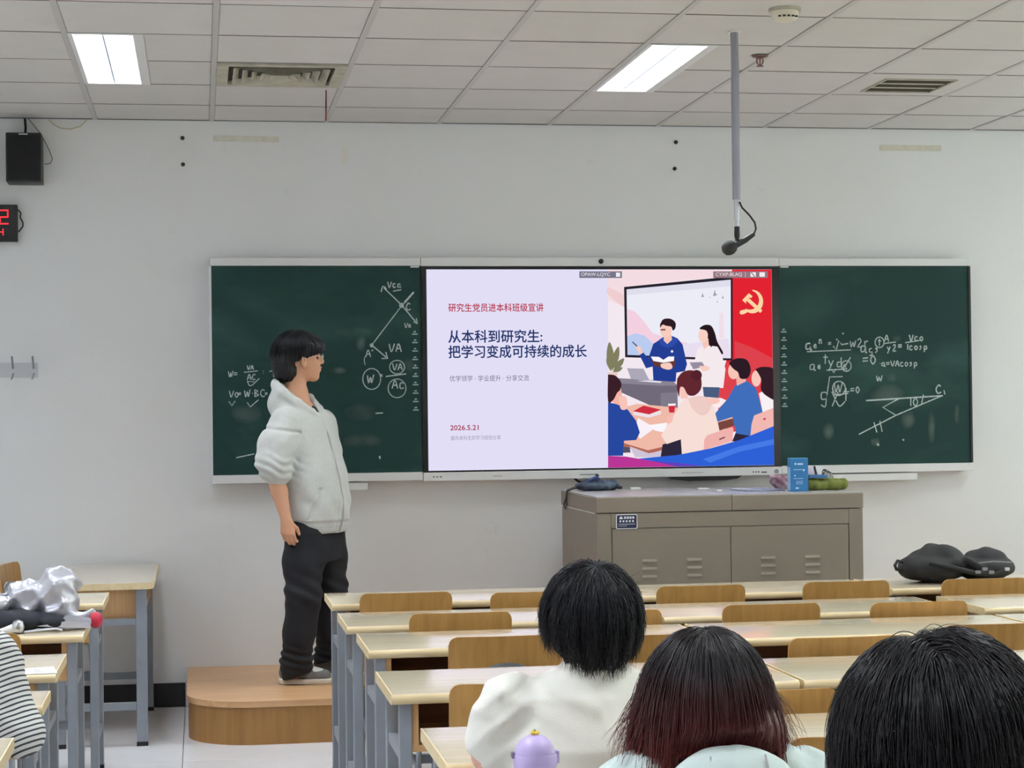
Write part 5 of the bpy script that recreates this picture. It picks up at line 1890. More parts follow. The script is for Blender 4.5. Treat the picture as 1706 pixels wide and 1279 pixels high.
M['skin'] = skin_mat('skin_warm', (206, 154, 122))
M['skin2'] = skin_mat('skin_pink', (224, 172, 152))
M['hair_black'] = hair_mat('hair_black', (20, 20, 25))
M['hair_soft'] = hair_mat('hair_soft_black', (32, 29, 31), rough=0.3)
M['fleece'] = mat('heather_grey_fleece', (200, 202, 198), 0.9, var=0.05, vscale=60, bump=0.12, bscale=240, sheen=0.2)
M['fleece_rib'] = mat('heather_grey_ribbing', (188, 190, 186), 0.9, bump=0.5, bscale=90, stretch=(3, 3, 0.15))
M['trouser'] = mat('dark_navy_trousers', (20, 22, 29), 0.85, var=0.2, vscale=8)
M['tee_black'] = mat('black_tee', (18, 18, 20), 0.9)
M['tee_white'] = mat('cream_white_tee', (226, 224, 214), 0.85, bump=0.1, bscale=260, sheen=0.1)
M['mint'] = mat('pale_mint_fleece', (206, 220, 216), 0.9, bump=0.12, bscale=200, sheen=0.2)
M['dark_wear'] = mat('charcoal_clothes', (48, 50, 56), 0.85)
M['stripe'] = stripe_mat()
M['sole'] = mat('shoe_sole_offwhite', (214, 206, 192), 0.6)
M['shoe_grey'] = mat('shoe_suede_grey', (112, 112, 112), 0.85, var=0.15, vscale=30)
M['shoe_white'] = mat('shoe_leather_white', (226, 226, 222), 0.5)

# ------------------------------------------------------------------ the man standing on the platform
# local frame: origin on the platform between his feet; he faces right and a little towards the room
man = thing('person', 'person in a grey zip hoodie and dark trousers standing on the platform facing the display', 'person', (0.50, -0.75, 0.2005))
Fm, Rm = np.array([0.79, -0.62, 0.0]), np.array([-0.62, -0.79, 0.0])
FA = math.atan2(Rm[1], Rm[0])           # turn of the lofts so that local x runs along his right


def w(x, z, y=0.0):
    """from world x and height, with a depth offset y from the body's middle"""
    return np.array([x - 0.50, y, z - 0.20])


h = 0.0045
B = Vol((-0.30, -0.34, 0.0), (0.36, 0.30, 1.76), h)
# head in profile towards +x
B.ell(w(0.472, 1.812), (0.100, 0.077, 0.100), 0.02)
B.ell(w(0.520, 1.775), (0.055, 0.060, 0.085), 0.03)
B.cone(w(0.490, 1.735), w(0.545, 1.702), 0.050, 0.030, 0.025)
B.cone(w(0.556, 1.697), w(0.557, 1.703), 0.019, 0.017, 0.015)
B.ell(w(0.560, 1.742), (0.020, 0.034, 0.030), 0.02)
B.cone(w(0.574, 1.800), w(0.592, 1.770), 0.007, 0.0115, 0.010)
B.ell(w(0.586, 1.767), (0.012, 0.016, 0.009), 0.006)
B.ell(w(0.581, 1.741), (0.011, 0.020, 0.0065), 0.005).ell(w(0.577, 1.727), (0.011, 0.018, 0.0070), 0.005)
B.ell(w(0.566, 1.808), (0.012, 0.045, 0.008), 0.012)
B.ell(w(0.572, 1.789, -0.030), (0.016, 0.013, 0.010), 0.004, op='sub').ell(w(0.572, 1.789, 0.030), (0.016, 0.013, 0.010), 0.004, op='sub')
for s in (-1, 1):
    B.ell(w(0.500, 1.764, s * 0.083), (0.018, 0.015, 0.032), 0.006, ry=-0.2)
    B.ell(w(0.505, 1.768, s * 0.099), (0.008, 0.009, 0.016), 0.003, ry=-0.2, op='sub')
B.cone(w(0.458, 1.74), w(0.466, 1.60, -0.01), 0.049, 0.051, 0.022)
B.cone(w(0.468, 1.60, -0.01), w(0.480, 1.48), 0.053, 0.085, 0.03)
# hidden core of torso, arms and legs
B.loft([0.70, 0.80, 1.0, 1.2, 1.30, 1.36], [0.045, 0.045, 0.03, 0.0, -0.01, -0.02], [0] * 6, [0.145, 0.15, 0.14, 0.16, 0.15, 0.07], [0.105, 0.11, 0.105, 0.105, 0.09, 0.06], FA, 0.03)
shR = w(0.385, 1.475, -0.145)
elR = w(0.352, 1.225, -0.165)
wrR = w(0.402, 1.010, -0.195)
B.chain([shR, elR], [0.05, 0.043], 0.02).chain([elR, (elR * 0.62 + wrR * 0.38), wrR], [0.041, 0.039, 0.0255], 0.015)
add_hand(B, wrR - unit(wrR - elR) * 0.006, (0.12, -0.05, -1.0), (-0.35, -0.9, 0.05), (0.93, -0.30, 0.06), 0.75, 0.98)
shL = w(0.615, 1.465, 0.145)
elL = w(0.60, 1.205, 0.20)
wrL = w(0.640, 1.085, 0.085)
B.chain([shL, elL, wrL], [0.05, 0.042, 0.026], 0.02)
add_hand(B, wrL, (-0.1, -0.75, -0.5), (0.8, 0.2, 0.2), (0.1, -0.1, 1.0), 0.7, 0.8)
hipR, knR, anR = w(0.495, 0.93, -0.075), w(0.488, 0.64, -0.085), w(0.445, 0.30, -0.02)
hipL, knL, anL = w(0.60, 0.93, 0.085), w(0.635, 0.64, 0.085), w(0.610, 0.30, 0.17)
for hp, kn, an in ((hipR, knR, anR), (hipL, knL, anL)):
    B.chain([hp, kn, an], [0.085, 0.055, 0.035], 0.03)
    B.cone(an, an + np.array([0, 0, -0.045]), 0.035, 0.030, 0.01)
vol_obj('body', B, M['skin'], man)
for s in (-1, 1):
    obj('eye', MB().lathe([(0.001, -0.004), (0.0075, -0.001), (0.0075, 0.002), (0.002, 0.006)], 14, c=tuple(w(0.5665, 1.789, s * 0.030)), axis=(1, 0, 0)), mat('eye_dark', (34, 26, 24), 0.2) if s < 0 else bpy.data.materials['eye_dark'], man, smooth=True)
    # thin metal glasses
gl = MB()
for s in (-1, 1):
    c_ = w(0.598, 1.787, s * 0.032)
    gl.tube([(c_[0] - 0.004 * abs(math.cos(a)), c_[1] + 0.024 * math.cos(a), c_[2] + 0.019 * math.sin(a)) for a in [2 * math.pi * i / 20 for i in range(20)]], 0.0013, 6, closed=True)
    gl.tube([tuple(w(0.594, 1.795, s * 0.056)), tuple(w(0.57, 1.793, s * 0.074)), tuple(w(0.50, 1.788, s * 0.082))], 0.0013, 6)
gl.tube([tuple(w(0.598, 1.792, -0.008)), tuple(w(0.601, 1.795, 0)), tuple(w(0.598, 1.792, 0.008))], 0.0012, 6)
obj('glasses', gl, M['chrome'], man, smooth=True)

# hair: full fringe over the brow, longer at the nape
Hh = Vol((-0.22, -0.18, 1.40), (0.20, 0.18, 1.78), 0.0045)
Hh.ell(w(0.468, 1.826), (0.120, 0.100, 0.102), 0.01).ell(w(0.420, 1.77), (0.072, 0.088, 0.10), 0.03).ell(w(0.545, 1.842), (0.062, 0.080, 0.048), 0.03)
Hh.plane((0.36, 0, -1.0), w(0.545, 1.797))
Hk = Vol((-0.22, -0.18, 1.40), (0.20, 0.18, 1.78), 0.0045)
Hk.ell(w(0.412, 1.765), (0.066, 0.088, 0.105), 0.0).ell(w(0.425, 1.72), (0.052, 0.078, 0.06), 0.02)
Hk.plane((1.0, 0, 0.10), w(0.476, 1.70)).plane((0.1, 0, -1), w(0.43, 1.672))
Hh.D = np.minimum(Hh.D, Hk.D)
Hh.warp(lambda X, Y, Z: 0.0022 * np.sin(np.arctan2(Y, X + 0.03) * 46 + Z * 20) + 0.0012 * np.sin(X * 300 + Y * 170))
parts = [Hh.mesh()]
N = 1500
th = rng.uniform(0, 2 * np.pi, N)
el = rng.uniform(0.05, 1.35, N)
cc = w(0.468, 1.826)
rr = np.array([0.119, 0.099, 0.101])
dv = np.stack([np.sin(el) * np.cos(th), np.sin(el) * np.sin(th), np.cos(el)], 1)
roots = cc + dv * rr
tang = np.stack([np.cos(el) * np.cos(th), np.cos(el) * np.sin(th), -np.sin(el)], 1)
ln = np.where(dv[:, 0] > 0.25, 0.055, 0.10) * rng.uniform(0.7, 1.1, N)
V2, F2 = strands(roots, tang, cc, rr, ln, rng.uniform(0.0, 0.02, N), 0.16, 8, 0.0013, inward=0.1)
keep = np.ones(len(V2), bool)
lx, lz = V2[:, 0] + 0.5, V2[:, 2] + 0.2
bad = (lx > 0.50) & (lz < 1.797 + 0.36 * (lx - 0.545) - 0.008)
bad |= (lz < 1.67)
bs = bad.reshape(N, -1).any(1)
V2 = V2.reshape(N, -1, 3)[~bs].reshape(-1, 3)
nf = 3 * 8
n_ok = int((~bs).sum())
_, F2 = strands(roots[:n_ok], tang[:n_ok], cc, rr, ln[:n_ok], np.zeros(n_ok), 0.16, 8, 0.001)
parts.append((V2, F2))
np_obj('hair', *join(parts), M['hair_black'], man)

# hoodie
G = Vol((-0.34, -0.36, 0.70), (0.36, 0.34, 1.56), 0.005)
zs = [0.735, 0.76, 0.80, 0.90, 1.02, 1.15, 1.24, 1.30, 1.34, 1.375]
G.loft(zs, [0.060, 0.060, 0.058, 0.052, 0.036, 0.012, 0.0, -0.008, -0.015, -0.02], [0] * 10, [0.160, 0.164, 0.182, 0.190, 0.192, 0.198, 0.196, 0.175, 0.13, 0.075], [0.122, 0.125, 0.145, 0.154, 0.152, 0.142, 0.13, 0.115, 0.095, 0.07], FA, 0.01, 2.3)
G.chain([shR + np.array([0.02, 0.02, 0.0]), w(0.362, 1.37, -0.160), w(0.352, 1.285, -0.168)], [0.074, 0.086, 0.088], 0.03)
G.cone(w(0.345, 1.292, -0.170), w(0.352, 1.270, -0.172), 0.090, 0.086, 0.012)
G.cone(w(0.352, 1.255, -0.172), w(0.366, 1.240, -0.178), 0.078, 0.070, 0.008)
G.chain([shL + np.array([-0.02, -0.02, 0]), w(0.612, 1.33, 0.175), w(0.60, 1.22, 0.205), w(0.668, 1.09, 0.10)], [0.074, 0.08, 0.075, 0.055], 0.03)
# hood lying round the neck
ring = [w(0.366, 1.668, 0.03), w(0.362, 1.660, -0.045), w(0.398, 1.618, -0.102), w(0.465, 1.566, -0.118), w(0.535, 1.522, -0.098), w(0.562, 1.500, -0.075)]
G.chain(ring, [0.019, 0.020, 0.023, 0.023, 0.018, 0.014], 0.012)
ring2 = [w(0.366, 1.668, 0.03), w(0.405, 1.635, 0.09), w(0.475, 1.61, 0.105), w(0.535, 1.595, 0.06), w(0.578, 1.54, 0.0), w(0.578, 1.49, -0.05)]
G.chain(ring2, [0.019, 0.022, 0.022, 0.018, 0.015, 0.013], 0.012)
G.ell(w(0.385, 1.580, -0.01), (0.050, 0.100, 0.080), 0.03)
G.cone(w(0.380, 1.56, -0.03), w(0.46, 1.50, -0.10), 0.055, 0.05, 0.03)
# opening for neck and face of the hood
G.cone(w(0.450, 1.72, -0.02), w(0.474, 1.590, -0.02), 0.080, 0.074, 0.008, op='sub')
G.cone(w(0.474, 1.590, -0.02), w(0.548, 1.528, -0.052), 0.072, 0.022, 0.008, op='sub')
G.cone(w(0.405, 1.70, 0.0), w(0.43, 1.63, 0.0), 0.040, 0.052, 0.008, op='sub')


def hoodie_folds(X, Y, Z):
    sleeve = np.exp(-((X + 0.15) ** 2 + (Y + 0.17) ** 2) / 0.012) * np.exp(-((Z - 1.06) / 0.05) ** 2)
    d = -0.009 * sleeve * np.sin(Z * 150 + X * 55 + np.sin(X * 40 + Y * 25) * 1.4)
    arm = np.exp(-((X + 0.14) ** 2 + (Y + 0.16) ** 2) / 0.010) * np.exp(-((Z - 1.17) / 0.08) ** 2)
    d = d - 0.004 * arm * np.sin(Z * 70 - X * 60)
    low = np.exp(-((Z - 0.86) / 0.10) ** 2)
    d = d - 0.004 * low * np.sin(X * 46 + Z * 38 + Y * 25)
    hem = np.exp(-((Z - 0.787) / 0.010) ** 2)
    d = d + 0.006 * hem
    seam = np.exp(-((Z - (1.238 - 0.12 * (X + 0.12))) / 0.008) ** 2) * (X < -0.02) * (Y < -0.10)
    d = d + 0.008 * seam
    f = X * 0.79 - Y * 0.62
    r = -X * 0.62 - Y * 0.79
    zipg = np.exp(-((r + 0.012) / 0.006) ** 2) * (f > 0.05) * (Z < 1.32)
    d = d + 0.004 * zipg
    d = d - 0.003 * np.sin(Z * 30 + r * 24) * (f > 0) * np.exp(-((Z - 1.05) / 0.15) ** 2)
    pk = np.exp(-((r - 0.115 - 0.25 * (0.86 - Z)) / 0.008) ** 2) * (f > 0) * (Z > 0.80) * (Z < 0.96)
    return d + 0.009 * pk


G.warp(hoodie_folds)
hood = vol_obj('hoodie', G, M['fleece'], man)
# ribbed hem, cuff, zip and pull
rb = Vol((-0.20, -0.26, 0.70), (0.30, 0.26, 0.80), 0.005)
rb.loft([0.735, 0.745, 0.775, 0.785], [0.060] * 4, [0] * 4, [0.158, 0.164, 0.164, 0.158], [0.118, 0.126, 0.126, 0.120], FA, 0.0, 2.3)
vol_obj('hem_rib', rb, M['fleece_rib'], hood)
cf = Vol((-0.30, -0.30, 0.98), (0.0, -0.05, 1.10), 0.004)
cf.cone(w(0.360, 1.248, -0.174), w(0.368, 1.222, -0.180), 0.062, 0.052, 0.0)
vol_obj('cuff', cf, M['fleece_rib'], hood)
zp_ = []
for z_, f_ in ((1.29, 0.108), (1.2, 0.143), (1.1, 0.152), (1.0, 0.160), (0.9, 0.162), (0.80, 0.154), (0.74, 0.130)):
    cx_ = np.interp(z_, zs, [0.060, 0.060, 0.058, 0.052, 0.036, 0.012, 0.0, -0.008, -0.015, -0.02])
    p_ = np.array([cx_, 0, z_]) + Fm * (f_ - 0.006) + Rm * -0.012
    zp_.append(tuple(p_))
obj('zip', MB().tube(zp_, 0.004, 8), M['tee'], hood, smooth=True)
obj('zip_pull', MB().tube([tuple(np.array(zp_[0]) + [0.006, -0.004, 0.0]), tuple(np.array(zp_[0]) + [0.012, -0.008, -0.022])], 0.003, 8), M['chrome'], hood, smooth=True)
tk = Vol((-0.16, -0.14, 1.22), (0.14, 0.14, 1.42), 0.005)
tk.cone(w(0.482, 1.535, -0.01), w(0.535, 1.515, -0.02), 0.068, 0.040, 0.01)
tk.cone(w(0.462, 1.64), w(0.474, 1.50, -0.01), 0.052, 0.055, 0.0, op='sub')
vol_obj('undershirt', tk, M['tee_black'], man)

# trousers
Tr = Vol((-0.26, -0.28, 0.02), (0.36, 0.34, 0.80), 0.005)
Tr.loft([0.60, 0.68, 0.73, 0.79], [0.055] * 4, [0] * 4, [0.150, 0.150, 0.140, 0.136], [0.112, 0.112, 0.104, 0.10], FA, 0.0, 2.2)
Tr.chain([hipR, w(0.488, 0.80, -0.08), knR, w(0.465, 0.46, -0.055), w(0.452, 0.30, -0.022), w(0.452, 0.235, -0.016)], [0.100, 0.097, 0.084, 0.078, 0.072, 0.068], 0.03)
Tr.chain([hipL, w(0.612, 0.80, 0.085), knL, w(0.628, 0.46, 0.12), w(0.615, 0.30, 0.165), w(0.615, 0.235, 0.17)], [0.098, 0.095, 0.078, 0.070, 0.066, 0.062], 0.03)


def trouser_folds(X, Y, Z):
    d = -0.006 * np.exp(-((Z - 0.13) / 0.05) ** 2) * np.sin(Z * 150 + X * 30 - Y * 20)
    d = d - 0.005 * np.exp(-((Z - 0.46) / 0.08) ** 2) * np.sin(Z * 85 + X * 45 + Y * 20)
    d = d - 0.003 * np.sin(X * 50 + Z * 14)
    return d


Tr.warp(trouser_folds)
Tr.plane((0.30, 0, -1), (-0.05, 0, 0.040))
vol_obj('trousers', Tr, M['trouser'], man)


def shoe(heel, toe, name='shoe'):
    """sneaker pointing from heel to toe, sole on z = 0"""
    heel, toe = np.array(heel, float), np.array(toe, float)
    u = toe - heel
    Ls = np.linalg.norm(u)
    u /= Ls
    n = np.array([-u[1], u[0]])
    def Q(a, s, z):
        p = heel + u * a * Ls + n * s
        return np.array([p[0], p[1], z])
    lo = np.minimum(heel, toe) - 0.08
    hi = np.maximum(heel, toe) + 0.08
    v = Vol((lo[0], lo[1], 0.0), (hi[0], hi[1], 0.14), 0.004)
    v.cone(Q(0.14, 0, 0.05), Q(0.55, 0, 0.045), 0.036, 0.040, 0.01).cone(Q(0.55, 0, 0.042), Q(0.86, 0.004, 0.036), 0.041, 0.034, 0.01).cone(Q(0.14, 0, 0.06), Q(0.24, 0, 0.105), 0.036, 0.040, 0.015).cone(Q(0.25, 0, 0.08), Q(0.55, 0, 0.055), 0.034, 0.034, 0.015)
    v.plane((0, 0, -1), (0, 0, 0.026))
    up = vol_obj(name, v, M['shoe_grey'], man)
    s = Vol((lo[0], lo[1], -0.01), (hi[0], hi[1], 0.05), 0.004)
    s.cone(Q(0.13, 0, 0.015), Q(0.5, 0, 0.015), 0.040, 0.045, 0.01).cone(Q(0.5, 0, 0.015), Q(0.87, 0.004, 0.017), 0.045, 0.038, 0.01)
    s.plane((0, 0, 1), (0, 0, 0.0275)).plane((0, 0, -1), (0, 0, 0.0))
    vol_obj('sole', s, M['sole'], up)
    tcp = Vol((lo[0], lo[1], 0.02), (hi[0], hi[1], 0.12), 0.004)
    tcp.cone(Q(0.64, 0, 0.052), Q(0.80, 0.003, 0.044), 0.033, 0.030, 0.01)
    tcp.plane((0, 0, -1), (0, 0, 0.046))
    vol_obj('toe_cap', tcp, M['shoe_white'], up)
    mb = MB()
    for q in range(4):
        a = 0.36 + 0.07 * q
        mb.tube([tuple(Q(a, -0.02, 0.098 - 0.009 * q)), tuple(Q(a + 0.01, 0, 0.110 - 0.009 * q)), tuple(Q(a, 0.02, 0.098 - 0.009 * q))], 0.003, 6)
    obj('laces', mb, M['shoe_white'], up, smooth=True)


shoe((-0.128, 0.020), (0.118, -0.040))
shoe((0.055, 0.195), (0.270, 0.10))


# ------------------------------------------------------------------ seated people, facing the board
def seated(name, label, loc, head, hr, sh_z, sh_w, top_mat, skin, lean=0.0, head_turn=0.0, elbow=None, sleeve='long', h=0.006, hood=False, arm_y=0.30):
    """Origin on the floor under the hips. head: centre of the skull, hr: its half-axes (x, y, z)."""
    p = thing(name, label, 'person', loc)
    hx, hy, hz = head
    nb = (hx * 0.6, hy - 0.015, sh_z + 0.035)
    B = Vol((-0.36, -0.24, 0.0), (0.36, 0.62, hz + hr[2] + 0.05), h)
    B.ell(head, hr, 0.02)
    fx, fy = -math.sin(head_turn), math.cos(head_turn)
    B.ell((hx + fx * 0.035, hy + fy * 0.035, hz - 0.045), (0.060, 0.060, 0.075), 0.03)
    B.cone((hx + fx * 0.03, hy + fy * 0.03, hz - 0.085), (hx + fx * 0.075, hy + fy * 0.075, hz - 0.10), 0.045, 0.026, 0.02)
    B.cone((hx + fx * 0.092, hy + fy * 0.092, hz - 0.005), (hx + fx * 0.112, hy + fy * 0.112, hz - 0.035), 0.008, 0.012, 0.01)
    B.ell((hx + fx * 0.094, hy + fy * 0.094, hz - 0.065), (0.018, 0.018, 0.010), 0.008)
    for s in (-1, 1):
        sx, sy = fy * s, -fx * s
        B.ell((hx + sx * (hr[0] + 0.002), hy + sy * (hr[0] + 0.002), hz - 0.035), (0.013, 0.020, 0.032), 0.006, rz=math.atan2(sy, sx) if abs(sy) < 0.9 else 1.2)
    B.cone((hx, hy - 0.01, hz - 0.06), nb, 0.052, 0.058, 0.03)
    cz = [0.44, 0.50, 0.62, sh_z - 0.12, sh_z - 0.02, sh_z + 0.03]
    cy = [0.0, 0.0, 0.01 + lean * 0.3, lean * 0.8, lean, lean]
    B.loft(cz, [0] * 6, cy, [0.15, 0.155, 0.125, 0.145, sh_w * 0.75, 0.06], [0.11, 0.11, 0.095, 0.10, 0.075, 0.05], 0, 0.03)
    el = elbow or (sh_w + 0.03, arm_y * 0.45, 0.80)
    wr = (0.12, arm_y + 0.10, 0.785)
    for s in (-1, 1):
        S = (s * (sh_w - 0.02), lean, sh_z - 0.03)
        E = (s * el[0], el[1], el[2])
        Wp = (s * wr[0], wr[1], wr[2])
        B.chain([S, E, Wp], [0.046, 0.040, 0.026], 0.02)
        add_hand(B, Wp, (-0.35 * s, 0.9, -0.05), (0, 0.1, 1), (-s * 0.9, -0.3, 0.0), 0.35, 0.92)
        B.chain([(s * 0.09, 0.02, 0.52), (s * 0.11, 0.40, 0.50), (s * 0.11, 0.38, 0.10)], [0.068, 0.048, 0.040], 0.03)
        B.cone((s * 0.11, 0.38, 0.08), (s * 0.12, 0.52, 0.05), 0.040, 0.034, 0.02)
    B.plane((0, 0, -1), (0, 0, 0.012))
    vol_obj('body', B, skin, p)
    # top garment
    T = Vol((-0.40, -0.26, 0.44), (0.40, 0.62, sh_z + 0.12), h)
    T.loft(cz, [0] * 6, cy, [0.175, 0.18, 0.16, 0.175, sh_w * 0.86, 0.085], [0.135, 0.135, 0.125, 0.128, 0.098, 0.07], 0, 0.03, 2.2)
    T.cone((nb[0], nb[1], nb[2] - 0.05), (nb[0], nb[1], nb[2] - 0.012), 0.09, 0.064, 0.03)
    for s in (-1, 1):
        S = np.array((s * (sh_w - 0.025), lean, sh_z - 0.035))
        E = np.array((s * el[0], el[1], el[2]))
        Wp = np.array((s * wr[0], wr[1], wr[2] + 0.004))
        if sleeve == 'long':
            T.chain([S, E, E * 0.15 + Wp * 0.85], [0.066, 0.062, 0.042], 0.03)
        else:
            T.chain([S, S * 0.25 + E * 0.75], [0.062, 0.064], 0.03)
            T.cone(E + (E - S) * 0.06, E + (E - S) * 0.01, 0.060, 0.052, 0.008, op='sub')
    if hood:
        zc = sh_z + 0.012
        T.ell((0, lean - 0.105, zc - 0.010), (0.095, 0.050, 0.062), 0.02)
        T.chain([(-0.10, lean - 0.03, zc), (-0.085, lean + 0.05, zc + 0.005), (-0.03, lean + 0.10, zc - 0.02)], [0.035, 0.03, 0.022], 0.02)
        T.chain([(0.10, lean - 0.03, zc), (0.085, lean + 0.05, zc + 0.005), (0.03, lean + 0.10, zc - 0.02)], [0.035, 0.03, 0.022], 0.02)

    def folds(X, Y, Z):
        d = -0.005 * np.abs(np.sin(X * 26 - np.sign(X) * Z * 34 + np.sin(Z * 20) * 0.8)) ** 3 * np.exp(-((Z - sh_z + 0.01) / 0.07) ** 2)
        d = d - 0.006 * np.abs(np.sin(Z * 48 + np.abs(X) * 34 + Y * 12)) ** 4 * np.exp(-((np.abs(X) - sh_w) / 0.06) ** 2)
        return d - 0.003 * np.sin(X * 22 + Z * 30)
    T.warp(folds)
    g = vol_obj('hooded_top' if hood else 'top', T, top_mat, p)
    if sleeve == 'short':
        obj('collar_rib', MB().tube([(nb[0] + 0.068 * math.cos(a), nb[1] + 0.066 * math.sin(a), nb[2] - 0.002 - 0.022 * math.sin(a)) for a in [2 * math.pi * i / 24 for i in range(24)]], 0.0075, 8, closed=True), top_mat, g, smooth=True)
    if hood:
        for s in (-1, 1):
            obj('hood_seam', MB().tube([(s * 0.045, lean - 0.150, sh_z - 0.03), (s * 0.047, lean - 0.147, sh_z + 0.02), (s * 0.044, lean - 0.130, sh_z + 0.050)], 0.0018, 6), M['tee'], g, smooth=True)
    # trousers and shoes
    L_ = Vol((-0.26, -0.2, 0.05), (0.26, 0.60, 0.66), 0.008)
    L_.ell((0, 0.0, 0.53), (0.17, 0.14, 0.085), 0.03)
    for s in (-1, 1):
        L_.chain([(s * 0.09, 0.02, 0.520), (s * 0.115, 0.40, 0.495), (s * 0.115, 0.38, 0.12)], [0.086, 0.064, 0.058], 0.03)
    L_.plane((0, 0, -1), (0, 0, 0.07))
    vol_obj('trousers', L_, M['dark_wear'], p)
    for s in (-1, 1):
        v = Vol((s * 0.115 - 0.07, 0.28, -0.01), (s * 0.115 + 0.07, 0.64, 0.12), 0.008)
        v.cone((s * 0.115, 0.36, 0.045), (s * 0.122, 0.54, 0.035), 0.046, 0.040, 0.01)
        v.plane((0, 0, -1), (0, 0, 0.0))
        vol_obj('shoe', v, M['shoe_grey'], p)
    return p


def hair_cap(center, radii, cut=None, extra=(), hh=0.006, ripple=0.0025, carve=()):
    c = np.array(center)
    R = np.array(radii)
    v = Vol(c - R - 0.12, c + R + 0.06, hh)
    v.ell(center, tuple(R * 0.965), 0.0)
    for e in extra:
        v.ell(e[0], e[1], 0.03)
    for n, q in (cut or ()):
        v.plane(n, q)
    for e in carve:
        v.ell(e[0], e[1], 0.01, op='sub')
    v.warp(lambda X, Y, Z: ripple * np.sin(np.arctan2(Y - c[1], X - c[0]) * 34 + Z * 12) + 0.6 * ripple * np.sin(np.arctan2(Y - c[1], X - c[0]) * 81 + 1.7))
    return v.mesh()


def scalp(center, radii, n, crown, el_max, face, face_w=0.9):
    """random roots over the scalp around the crown direction, leaving the face free"""
    cr = unit(crown)
    d = rng.normal(size=(n * 4, 3))
    d /= np.linalg.norm(d, axis=1)[:, None]
    ang = np.arccos(np.clip(d @ cr, -1, 1))
    f = unit(face)
    ok = (ang < el_max) & ~((d @ f > face_w) & (d[:, 2] < 0.35))
    d = d[ok][:n]
    roots = np.array(center) + d * np.array(radii)
    tang = d * (d @ cr)[:, None] - cr
    nrm = np.linalg.norm(tang, axis=1)
    tang[nrm < 1e-3] = (0, -1, 0)
    tang /= np.linalg.norm(tang, axis=1)[:, None]
    return roots, tang, d


# the student in the white tee at the fifth desk row
LA = np.array([0.805, -6.29, 0.0])
A = seated('person', 'person with short black hair in a white tee sitting with back to the camera', tuple(LA), (0.0, 0.04, 1.078), (0.078, 0.098, 0.100), 0.945, 0.205, M['tee_white'], M['skin2'], lean=0.03, elbow=(0.205, 0.10, 0.795), sleeve='short')
cA = np.array([0.0, 0.035, 1.088])
rA = np.array([0.099, 0.112, 0.108])
prt = [hair_cap(cA, rA, [((0, 0.75, -1.0), (0, 0.06, 1.055))], [((-0.0, 0.01, 1.035), (0.082, 0.070, 0.066))])]
N = 8000
ro, ta, dd = scalp(cA, rA * 0.985, N, (0.05, -0.25, 1.0), 1.75, (0, 1, -0.1), 0.72)
n_ = len(ro)
ln = rng.uniform(0.05, 0.115, n_) * np.where(dd[:, 2] > 0.2, 1.15, 0.9) * (1 - 0.40 * np.clip(np.abs(dd[:, 0]) - 0.35, 0, 1))
prt.append(strands(ro, ta, cA, rA, ln, rng.uniform(0.0, 0.045, n_) * (0.4 + 0.6 * (np.sin(np.arctan2(dd[:, 1], dd[:, 0]) * 17) > 0)), 0.22, 10, 0.0010, 0.005, inward=0.34, jit=0.016))
# ragged ends at the nape and loose tufts
ro2, ta2, dd2 = scalp(cA, rA * 0.99, 2600, (0, -0.75, -0.35), 0.95, (0, 1, 0), 0.9)
prt.append(strands(ro2, np.tile([0, -0.1, -1.0], (len(ro2), 1)), cA, rA, rng.uniform(0.025, 0.06, len(ro2)), rng.uniform(0.0, 0.02, len(ro2)), 0.3, 7, 0.0010, 0.004, inward=0.5))
ro3, ta3, dd3 = scalp(cA, rA, 70, (0.8, -0.2, 0.7), 0.35, (0, 1, 0), 0.9)
prt.append(strands(ro3, dd3 + np.array([0.2, -0.1, -0.1]), cA, rA, rng.uniform(0.02, 0.04, len(ro3)), np.full(len(ro3), 0.02), 0.05, 6, 0.0008))
np_obj('hair', *join(prt), M['hair_black'], A)

# the student with long hair at the sixth row
LB = np.array([0.822, -7.20, 0.0])
Bp = seated('person', 'person with long dark reddish hair and a pale mint hooded top seen from behind', tuple(LB), (-0.012, 0.05, 1.048), (0.074, 0.092, 0.096), 0.925, 0.165, M['mint'], M['skin2'], lean=0.03, hood=True, elbow=(0.21, 0.12, 0.79))
cB = np.array([-0.012, 0.045, 1.055])
rB = np.array([0.096, 0.108, 0.104])
prt = [hair_cap(cB, rB, [((0, 0.7, -1.0), (0, 0.07, 1.03))], [((-0.0, 0.0, 1.0), (0.098, 0.085, 0.075)), ((-0.005, -0.005, 0.945), (0.108, 0.075, 0.06))], ripple=0.002)]
N = 8000
ro, ta, dd = scalp(cB, rB * 0.985, N, (0.0, 0.05, 1.0), 1.65, (0, 1, -0.1), 0.68)
n_ = len(ro)
ta = ta + np.stack([np.sign(dd[:, 0] + 0.01) * 0.7, np.zeros(n_), np.zeros(n_)], 1) * ((dd[:, 2] > 0.84) & (dd[:, 1] > -0.25))[:, None]
ln = rng.uniform(0.16, 0.30, n_)
prt.append(strands(ro, ta, cB, rB, ln, rng.uniform(0.0, 0.03, n_), 0.26, 14, 0.0010, 0.004, inward=-0.04))
